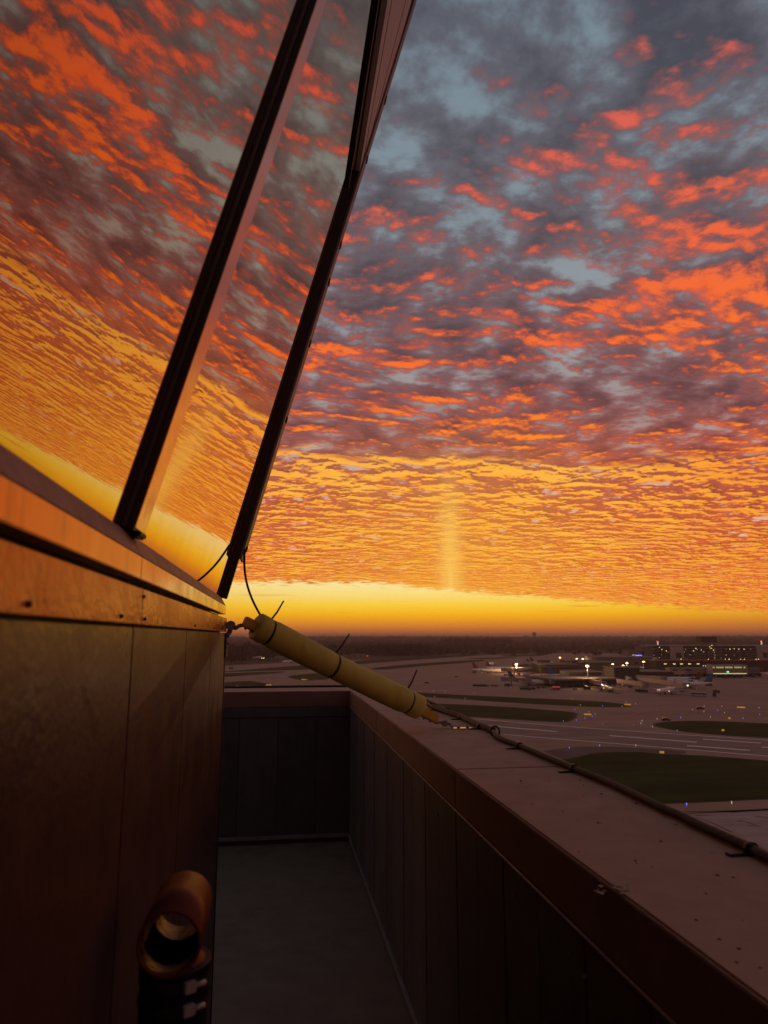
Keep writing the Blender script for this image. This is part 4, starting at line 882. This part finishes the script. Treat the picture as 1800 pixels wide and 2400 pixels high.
aircraft(1245, 1607, -88, 'blue tailed airliner parked behind the grey jet bridge', globe, 40, 35, 3.9, 12.6)
aircraft(1333, 1593, -86, 'blue tailed airliner parked beside the rooftop penthouse', globe, 40, 35, 3.9, 12.6)
aircraft(1612, 1613, 86, 'white airliner with a blue globe tail pointing left at the right gates', globe, 40, 35, 3.9, 12.6, text='UNITED')
aircraft(1597, 1603, 86, 'white rear engine jet with red tail above the blue tailed airliner', tred, 33, 24, 3.0, 9, True)
aircraft(1600, 1596.5, 86, 'rear engine jet with dark red tail, farthest in the gate court', tred, 33, 24, 3.0, 9, True)
aircraft(1829, 1589, -88, 'airliner with a dark red tail at the right edge of the photo', tred, 38, 35, 3.9, 12.2)
aircraft(1564, 1627, 24, 'small jet with red and white striped tail parked nose out on the apron', stripes, 33, 38, 3.4, 10.6, False, True)
aircraft(1420, 1620, -14, 'small jet catching warm light parked before the front concourse', stripes, 32, 30, 3.4, 10.2, False, True)

# ---- ground vehicles
vdark = mat('vehicle_dark', (.030, .024, .022), .6); vwhite = mat('vehicle_white', (.45, .41, .39), .45); vred = mat('vehicle_red', (.32, .028, .02), .45); vbrown = mat('vehicle_rust', (.14, .06, .03), .6); tyre = mat('tyre_black', (.015, .014, .014), .8)
VG = 'ground vehicles on the apron'
def wheels(t, xs, w, r=.42):
    a = None
    for x in xs:
        for sg in (-1, 1):
            if a is None: a = MB().tube([(0, -.16, 0), (0, .16, 0)], r, 10).build('wheel', tyre, t); a.location = (x, sg * w / 2, r)
            else: link_copy(a, t, (x, sg * w / 2, r))
def vroot(name, p, ang, label, cat, group=VG):
    g = ground_at(*p); return thing(name, label, cat, (g[0], g[1], .0), R(ang) - math.atan2(g[0], g[1]), group)
def cart(p, ang, label, m=vdark, l=4.0, hh=2.6):
    t = vroot('baggage_cart', p, ang, label, 'baggage cart'); MB().box((-l / 2, -.9, .5), (l / 2, .9, .72)).build('bed', m, t); MB().box((-l / 2, -.95, hh - .14), (l / 2, .95, hh)).build('canopy', m, t)
    for x in (-l / 2 + .05, l / 2 - .05): MB().box((x - .05, -.9, .73), (x + .05, .9, hh - .15)).build('end_panel', m, t)
    MB().box((-l / 2 + .15, -.8, .73), (l / 2 - .15, .8, 1.9)).build('luggage', mat('luggage_mix', (.05, .035, .03), .8, var=.8, scale=.9), t); wheels(t, (-l * .32, l * .32), 1.7, .28)
def tug(p, ang, label, m=vdark, lights=None):
    t = vroot('baggage_tug', p, ang, label, 'tug'); MB().prism([(-1.5, -.75, .4), (1.6, -.75, .4), (1.6, -.75, .95), (.3, -.75, 1.1), (-1.5, -.75, 1.1)], (0, 1.5, 0)).build('body', m, t, .04); MB().box((-1.2, -.7, 1.95), (.35, .7, 2.05)).build('roof', m, t)
    MB().box((-.6, -.5, 1.12), (-.4, .5, 1.7)).build('seat', blackm, t)
    for x in (-1.1, .3): MB().box((x - .04, -.68, 1.1), (x + .04, .68, 1.95)).build('pillar', m, t)
    wheels(t, (-.95, 1.0), 1.5, .36)
    if lights: 
        for sg in (-1, 1): MB().box((1.58, sg * .55 - .16, .65), (1.66, sg * .55 + .16, .95)).build('headlight', lights, t)
def truck(p, ang, label, cm=vwhite, bm_=vwhite, l=7.5, hh=3.2, cat='truck', name='service_truck', lights=None, stripe_=None):
    t = vroot(name, p, ang, label, cat); MB().prism([(l / 2 - 2.0, -1.1, .55), (l / 2, -1.1, .55), (l / 2, -1.1, 1.4), (l / 2 - .5, -1.1, 2.35), (l / 2 - 2.0, -1.1, 2.35)], (0, 2.2, 0)).build('cab', cm, t, .06)
    MB().prism([(l / 2 - .12, -.95, 1.42), (l / 2 - .08, -.95, 1.48), (l / 2 - .45, -.95, 2.2), (l / 2 - .52, -.95, 2.2)], (0, 1.9, 0)).build('windscreen', tintg, t)
    MB().box((-l / 2, -1.2, .85), (l / 2 - 2.1, 1.2, hh)).build('cargo_body', bm_, t, .06); MB().box((-l / 2, -.9, .5), (l / 2 - .2, .9, .84)).build('chassis', vdark, t); wheels(t, (-l * .33, l * .34), 2.1, .5)
    if stripe_: MB().box((-l / 2 + .1, -1.26, hh - .8), (l / 2 - 2.2, 1.26, hh - .35)).build('roof_stripe', stripe_, t)
    if lights:
        for sg in (-1, 1): MB().box((l / 2, sg * .8 - .2, .8), (l / 2 + .08, sg * .8 + .2, 1.15)).build('headlight', lights, t)
def car(p, ang, label, m=vdark, lights=None):
    t = vroot('parked_car', p, ang, label, 'car'); MB().prism([(-2.3, -.9, .35), (2.3, -.9, .35), (2.35, -.9, .8), (1.2, -.9, .98), (-2.2, -.9, 1.02)], (0, 1.8, 0)).build('body', m, t, .06); MB().prism([(-2.0, -.78, 1.0), (1.1, -.78, 1.0), (.35, -.78, 1.55), (-1.5, -.78, 1.6)], (0, 1.56, 0)).build('cabin', tintg, t, .05); wheels(t, (-1.4, 1.45), 1.7, .34)
    if lights:
        for sg in (-1, 1): MB().box((2.33, sg * .65 - .15, .6), (2.4, sg * .65 + .15, .8)).build('headlight', lights, t)
def bus(p, ang, label):
    t = vroot('apron_bus', p, ang, label, 'bus'); MB().box((-6, -1.3, .5), (6, 1.3, 3.0)).build('body', vwhite, t, .15); MB().box((-5.6, -1.34, 1.55), (5.3, 1.34, 2.45)).build('window_band', tintg, t); MB().box((5.98, -1.1, 1.2), (6.05, 1.1, 2.5)).build('windscreen', tintg, t); wheels(t, (-3.6, 3.8), 2.4, .5)
for x, y, l in ((1113.5, 1609.5, 'leftmost dark baggage cart in the row of carts on the open apron'), (1123.5, 1609.6, 'second dark baggage cart from the left in the row'), (1133.5, 1609.4, 'third dark baggage cart from the left in the row')): cart((x, y), 2, l)
tug((1142, 1609.2), 0, 'dark tug at the right end of the left row of carts'); tug((1154.5, 1609), 0, 'small dark tug alone right of the cart row'); tug((1163, 1609), 0, 'small dark tug next to the grey jet bridge cab')
for x, y, l in ((1225, 1617, 'dark baggage cart left of the pair below the blue tail'), (1235, 1616.5, 'dark baggage cart right of the pair below the blue tail'), (1249, 1617, 'single dark baggage cart right of the pair')): cart((x, y), -3, l, vdark, 4.4)
tug((1239.5, 1618), 180, 'dark tug in front of the cart pair'); tug((1262, 1613.5), 0, 'dark tug between the single cart and the red truck'); tug((1275, 1613), 0, 'brown tug close to the red truck', vbrown)
truck((1301, 1618), 180, 'red topped fuel truck beside the front concourse', vwhite, vred, 8.5, 3.4, 'fuel truck', 'fuel_truck', None, emis('stripe_red_glow', (1, .16, .12), .55))  # red roof stripe given a glow of its own
car((1000, 1601.5), 175, 'dark saloon car crossing the apron below the taxiway'); car((1070, 1586.5), 10, 'reddish car on the apron left of the red tailed airliner', mat('car_red', (.10, .02, .016), .4), lampr)
truck((1112, 1578), -60, 'dark service truck left of the red tailed airliner', vdark, vdark, 5.5, 2.6); tug((1117, 1577.5), -85, 'tug with two white lights behind the red tail', vred, lamph); tug((1130, 1577.5), -85, 'tug with yellow lights under the fuselage of the red tailed airliner', vdark, lampy)
bus((1638, 1632), 172, 'long white apron bus in front of the blue globe tail'); truck((1675, 1633), 90, 'dark square service truck right of the apron bus', vdark, vdark, 5.0, 3.0); truck((1679, 1624.5), 20, 'rusty brown service truck behind the dark square truck', vbrown, vbrown, 4.8, 2.4); truck((1661, 1608), 10, 'brown service truck at the tip of the blue globe tail', vbrown, vdark, 5.5, 2.4)
tug((1347.5, 1617), 0, 'rusty tug alone between the red truck and the warm lit jet', vbrown); truck((1376, 1617), 5, 'dark service truck under the wing of the warm lit jet', vdark, vdark, 6, 2.5)
for x, y, a, l in ((1432, 1622.5, 10, 'dark tug below the nose of the warm lit jet'), (1441, 1624, -5, 'pale tug right of the warm lit jet, close to its nose'), (1449, 1625.5, 0, 'second pale tug right of the warm lit jet')): tug((x, y), a, l, vdark if x < 1440 else vwhite)
for x, y, l in ((1495, 1622, 'dark cart left under the cream jet bridge'), (1503, 1623, 'dark cart in the middle under the cream jet bridge'), (1512, 1623.5, 'dark cart right under the cream jet bridge')): cart((x, y), 4, l, vdark, 4.2, 2.2)
for x, y, l in ((1186, 1584, 'dark cart below the glowing orange jet bridge, left one'), (1196, 1584, 'dark cart below the glowing orange jet bridge, right one')): cart((x, y), 0, l, vdark, 5.5, 2.8)
truck((1188, 1609), 180, 'service vehicle with bright headlights left of the grey jet bridge', vdark, vdark, 5, 2.6, 'truck', 'service_truck', lamph)
truck((1205, 1579), 90, 'dark service truck under the mast by the glowing jet bridge', vdark, vdark, 5, 2.5)
for x, y, l in ((1730, 1589, 'dark truck with red tail lights below the lit glass lounge'), (1768, 1588, 'pale truck at the right below the gate wing'), (1702, 1590, 'low dark truck at the left below the lit glass lounge')): truck((x, y), 3, l, vdark if x != 1768 else vwhite, vdark, 7, 2.4)
car((1641, 1662.5), 12, 'dark car on the taxiway above the right grass island', vdark); car((1561, 1689.5), 8, 'dark car near the left tip of the right grass island', vdark); truck((542, 1568), 30, 'small reddish vehicle on the far left taxiway', mat('veh_red2', (.12, .02, .015), .5), vdark, 5, 2.4)

# ---- left side: hangar, sheds, parked jet, lamps
b = Blk(577, 622, 1548, 1539, 42); t = building('hangar', 'hangar with a pale shallow curved roof among the trees at far left', 'hangar', b)
wb(b.box(0, b.w, 0, b.h * .55), 'walls', darkfac, t)
f = lambda x, y, z: b.a + b.ux * x + b.n * y + np.array([0, 0, z])
n = 9; pr = [(k / (n - 1), b.h * (.56 + .44 * math.sin(math.pi * k / (n - 1)) ** .8)) for k in range(n)]
wb(MB().add([f(-1 + x * (b.w + 2), y, z) for y in (-1.5, b.d) for x, z in pr], [(i, i + 1, n + i + 1, n + i) for i in range(n - 1)] + [tuple(range(n)), tuple(range(n, 2 * n))[::-1]]), 'roof', pinkroof, t)
shared_boxes('door_lamp', b, [(b.w * .8, -1.8, b.h * .55), (b.w * .9, -1.8, b.h * .55)], lampy, t, (1.6, .3, .9)); wb(b.box(b.w * .15, b.w * .6, 0, b.h * .45, -.2, -.02), 'door', slabm, t)
for pl, pr_, py, pt_, l in ((634, 660, 1546, 1540.5, 'low flat shed right of the curved roof hangar'), (821, 857, 1539.5, 1533, 'low pale flat roofed shed before the tree belt'), (1300, 1345, 1507.5, 1504.5, 'distant pale low building on the wooded horizon at right'), (1226, 1262, 1510, 1506.5, 'distant pale low building in the woods below the water tower')):
    q = Blk(pl, pr_, py, pt_, 25); t = building('shed', l, 'shed', q); wb(q.box(0, q.w, 0, q.h * .8), 'walls', beige, t); wb(q.box(-.5, q.w + .5, q.h * .805, q.h, -.5, q.d), 'roof', pinkroof if pl > 1000 else roofm, t); shared_boxes('door', q, [(q.w * k, -.15, 0) for k in (.2, .6)], darkfac, t, (q.w * .12, .1, q.h * .6))
aircraft(679, 1554.5, 78, 'dark grey parked jet on the far left apron edge behind the brace', acg, 26, 22, 3.6, 5.5, True)
# water tower and far building on the horizon
q = ground_at(1252.5, 1500); hd = np.array([q[0], q[1], 0]); hd /= np.linalg.norm(hd); wt = hd * 5200
sc_ = 5200 / 1703.0; zt_ = EYE + 8.6 * sc_; wz = zt_ - 26 * sc_ / 2.4
t = thing('water_tower', 'water tower with a flared head standing on the wooded horizon', 'water tower', (wt[0], wt[1], 0))
wb(MB().tube([wt + np.array([0, 0, -5]), wt + np.array([0, 0, zt_ - 7.2 * sc_])], [3.6 * sc_, 3.5 * sc_], 18), 'stem', greyfac, t); wb(MB().tube([wt + np.array([0, 0, zt_ - 7.2 * sc_ + .05]), wt + np.array([0, 0, zt_ - 5.2 * sc_]), wt + np.array([0, 0, zt_ - 1.0 * sc_]), wt + np.array([0, 0, zt_])], [3.5 * sc_, 4.5 * sc_, 4.5 * sc_, 3.6 * sc_], 18), 'tank', greyfac, t)
wb(MB().tube([wt + np.array([0, 0, zt_ + .01]), wt + np.array([0, 0, zt_ + 4])], .5, 6), 'antenna', mulm, t)
q2 = ground_at(1233, 1500); hd = np.array([q2[0], q2[1], 0]); hd /= np.linalg.norm(hd); c_ = hd * 5200; s_ = np.array([hd[1], -hd[0], 0])
t = thing('horizon_building', 'long low building on the horizon left of the water tower', 'building', (c_[0], c_[1], 0)); wb(MB().frame_box(c_ - s_ * 7.5 * sc_, c_ + s_ * 7.5 * sc_, hd * 20, np.array([0, 0, EYE - .2 * sc_])), 'wall', greyfac, t); wb(MB().frame_box(c_ - s_ * 5 * sc_, c_ + s_ * 2 * sc_, hd * 15, np.array([0, 0, EYE + 1.4 * sc_])), 'roof_block', slabm, t)

# ---- far lights in the woods and along the left edge
def glim(p, m, label, w=1.2, z=4.0):
    g = ground_at(*p); t = thing('street_lamp', label, 'street lamp', tuple(g), 0, 'far street lamps'); MB().tube([(0, 0, 0), (0, 0, z)], .12, 6).build('pole', mulm, t); MB().box((-w / 2, -w / 2, z), (w / 2, w / 2, z + w * .8)).build('lamp_head', m, t)
for p, m, l, w in ((c5((72, 372))[0], lampc, 'brightest white street lamp among the trees beside the tower corner', 2.2), (c5((125, 388))[0], lamph, 'street lamp just right of the brightest one at far left', 1.4), (c5((312, 388))[0], lampw, 'orange street lamp above the hangar roof', 1.2), (c5((365, 355))[0], lampr, 'red lamp in the trees above the hangar', 1.4), (c5((415, 382))[0], lamph, 'pale street lamp in the trees right of the red lamp', 1.4), (c5((628, 350))[0], lampy, 'dim yellow street lamp in the trees under the brace', 1.0),
                   (c6((340, 133))[0], lampy, 'yellow lamp far out in the woods above the brace', 3.0), (c6((508, 182))[0], lamph, 'pale yellow lamp on the far road through the woods', 4.0), (c6((520, 198))[0], lamph, 'lower pale lamp on the far road through the woods', 3.0), (c6((395, 370))[0], lampr, 'red lamp on the grass left of the runway', 1.4), (c6((1150, 285))[0], lamph, 'pale lamp at the right end of the dark tree belt', 1.6), (c6((965, 312))[0], lamph, 'pale lamp under the dark tree belt', 1.6), (c6((1070, 295))[0], lamph, 'pale lamp low in the dark tree belt', 1.4), (c6((1565, 308))[0], lamph, 'pale lamp on the field right of the tree belt', 1.6),
                   ((1597.5, 1499.5), lampc, 'bright white lamp behind the garage roof left of the dark penthouse', 4.5), ((1636, 1500.5), lamph, 'pale lamp behind the garage roof beside the dark penthouse', 2.6), ((1459.5, 1511.5), lamph, 'left pale lamp in the woods above the grey hall', 2.0), ((1470, 1511.3), lamph, 'second pale lamp in the woods above the grey hall', 1.6), ((1484, 1510.5), lamph, 'third pale lamp in the woods above the grey hall', 1.8), ((1492, 1510.3), lamph, 'fourth pale lamp in the woods above the grey hall', 1.8), ((1226.5, 1508), lamph, 'pale lamp in the woods below the water tower', 2.0), ((1706, 1500.5), lamph, 'faint lamp in the woods right of the dark penthouse', 2.4), ((1776.5, 1499.6), lampr, 'red lamp in the woods at the far right', 2.6), ((1565, 1501), lampr, 'red lamp in the woods above the left end of the garage', 2.6)):
    glim(p, m, l, w, 6.0)

# ---- trees
crownm = [mat('crown_dark', (.050, .034, .024), .95, spec=.05, var=.4, scale=.25), mat('crown_brown', (.085, .045, .026), .95, spec=.05, var=.4, scale=.25), mat('crown_olive', (.052, .045, .022), .95, spec=.05, var=.4, scale=.25)]
barkm = mat('bark', (.05, .035, .028), .95)
def crown_mesh(seed, m, n=150, conic=False):
    g = np.random.default_rng(seed); mb = MB(); lob = [(g.normal(0, .22, 3) * (1, 1, .8) + (0, 0, .62), g.uniform(.20, .34)) for _ in range(8)]
    for i in range(n):
        c, r = lob[i % 8]; d = g.normal(size=3); d /= np.linalg.norm(d); p = c + d * r * g.uniform(.55, 1.05)
        if conic: hgt = g.uniform(.1, 1); an = g.uniform(0, 6.28); p = np.array([math.cos(an), math.sin(an), 0]) * .26 * (1 - hgt) * g.uniform(.6, 1.1) + (0, 0, hgt)
        a = g.normal(size=3); a /= np.linalg.norm(a); b_ = np.cross(a, d); b_ /= np.linalg.norm(b_) + 1e-9; s = g.uniform(.05, .11)
        mb.add([p - a * s - b_ * s * .7, p + a * s * .9 - b_ * s * .8, p + a * s + b_ * s * .8, p - a * s * .8 + b_ * s], [(0, 1, 2, 3)])
    return mb.mesh('crown', m)
def trunk_mesh():
    mb = MB().tube([(0, 0, 0), (.01, 0, .3), (0, .01, .62)], [.030, .022, .012], 6)
    for a in (0, 2.1, 4.2): mb.tube([(0, 0, .30), (.13 * math.cos(a), .13 * math.sin(a), .55)], [.012, .006], 5)
    return mb.mesh('trunk', barkm)
CM = [crown_mesh(k, crownm[k % 3]) for k in range(6)] + [crown_mesh(9, crownm[0], 150, True)]; TM = trunk_mesh()
def tree(g, h, w, k, label, group):
    t = thing('tree', label, 'tree', (g[0], g[1], 0), random.uniform(0, 6.28), group); t.scale = (w, w, h)
    a = bpy.data.objects.new('trunk', TM); b_ = bpy.data.objects.new('crown', CM[k])
    for o in (a, b_): C.objects.link(o); o.parent = t
for i in range(46):
    px = random.uniform(500, 720); py = random.uniform(1534, 1549); tree(ground_at(px, py), random.uniform(13, 21) * (1.15 if px < 600 else .8), random.uniform(12, 20), random.randrange(6), 'dark bare branched tree in the clump round the hangar', 'trees round the hangar')
for px, py, h, w in ((531, 1553, 16, 20), (541, 1554, 17, 18), (550, 1553, 15, 16), (566, 1552, 15, 17), (575, 1551, 12, 15), (561, 1546, 26, 22), (580, 1543, 28, 24), (596, 1542, 27, 24), (545, 1541, 27, 20)):
    tree(ground_at(px, py), h, w, random.randrange(6), 'tall dark tree standing close before the hangar at the far left', 'tall trees before the hangar')
for i in range(110):
    px = random.triangular(850, 1030, 930); py = random.uniform(1528, 1538); tree(ground_at(px, py), random.uniform(14, 22), random.uniform(16, 26), random.randrange(6), 'brown leaved tree in the belt beyond the left runway', 'tree belt beyond the left runway')
tree(ground_at(1031, 1530), 24, 14, 6, 'single dark conifer at the right end of the tree belt', None); tree(ground_at(1154, 1528), 15, 18, 0, 'single round dark tree alone on the far field', None)
for i in range(36):
    px = random.uniform(1430, 1800); tree(ground_at(px, random.uniform(1511, 1520)), random.uniform(14, 20), random.uniform(18, 30), random.randrange(6), 'dark tree behind the airport buildings', 'trees behind the airport buildings')

# ---- rolling wooded country to the horizon
hv, hf = [], []; na, nr = 150, 46; azs = np.linspace(R(-75), R(75), na); rs = np.geomspace(2300, 13000, nr)
def hgt(a, r):
    s1 = .5 + .5 * math.sin(a * 9 + r * .0007) * math.sin(a * 23 + 1.3 + r * .0011); s2 = .5 + .5 * math.sin(a * 41 + r * .002)
    q = min(1, max(0, (r - 2300) / 5500)); return q * q * (3 - 2 * q) * (17 + 13 * s1 + 4 * s2) - .02
for a in azs:
    for r in rs: hv.append((math.sin(a) * r, math.cos(a) * r, hgt(a, r)))
for i in range(na - 1):
    for j in range(nr - 1): hf.append((i * nr + j, i * nr + j + 1, (i + 1) * nr + j + 1, (i + 1) * nr + j))
hl = MB().add(hv, hf, True).build('hills', mat('forest_floor', (.060, .040, .028), .95, spec=.05, var=.35, scale=.004, detail=9)); tag(hl, kind='structure')
fv, ff = [], []
def clump(x, y, z, w, h, k):
    global fv, ff
    P_ = rng.normal(size=(k, 3)); P_ /= np.linalg.norm(P_, axis=1)[:, None]; P_ = P_ * rng.uniform(.6, 1.0, (k, 1)) * (w, w, h * .5) + (x, y, z + h * .52)
    for p in P_:
        d = rng.normal(size=(3, 3)) * (w * .38, w * .38, h * .26); b0_ = len(fv); fv += [tuple(p + q) for q in d]; ff.append((b0_, b0_ + 1, b0_ + 2))
for i in range(9500):
    a = R(random.uniform(-14, 48)); r = 1750 + (9000 - 1750) * random.random() ** 1.8
    if 1750 < r < 2350 and R(12) < a < R(30) and random.random() < .85: continue
    if r < 2100 and a > R(30): continue
    hh = random.uniform(9, 17) * (1 + (r > 4500) * .15); clump(math.sin(a) * r, math.cos(a) * r, hgt(a, r), random.uniform(6, 11) * (1 + r / 7000), hh, 14)
for i in range(260):                                   # nearer pine ridge left of the water tower
    a = math.atan2(*ground_at(random.uniform(1035, 1200), 1505)[:2]); r = random.uniform(2900, 3200); clump(math.sin(a) * r, math.cos(a) * r, hgt(a, r) + 9, 6, random.uniform(13, 24), 14)
wd = MB().add(fv, ff).build('woodland', mat('woodland_brown', (.062, .038, .026), .95, spec=.05, var=.45, scale=.02)); tag(wd, kind='stuff')

# ---- evening haze over the airfield
HZ = bpy.data.materials.new('haze_air'); HZ.use_nodes = True; nt2 = HZ.node_tree; nt2.nodes.clear(); ho = nt2.nodes.new('ShaderNodeOutputMaterial'); pv_ = nt2.nodes.new('ShaderNodeVolumePrincipled')
pv_.inputs['Color'].default_value = (.9, .82, .78, 1); pv_.inputs['Density'].default_value = 1.1e-4; pv_.inputs['Anisotropy'].default_value = .35; nt2.links.new(pv_.outputs[0], ho.inputs['Volume'])
hz = MB().box((-16500, -16500, -1.2), (16500, 16500, EYE + 34)).build('haze', HZ); tag(hz, kind='stuff')
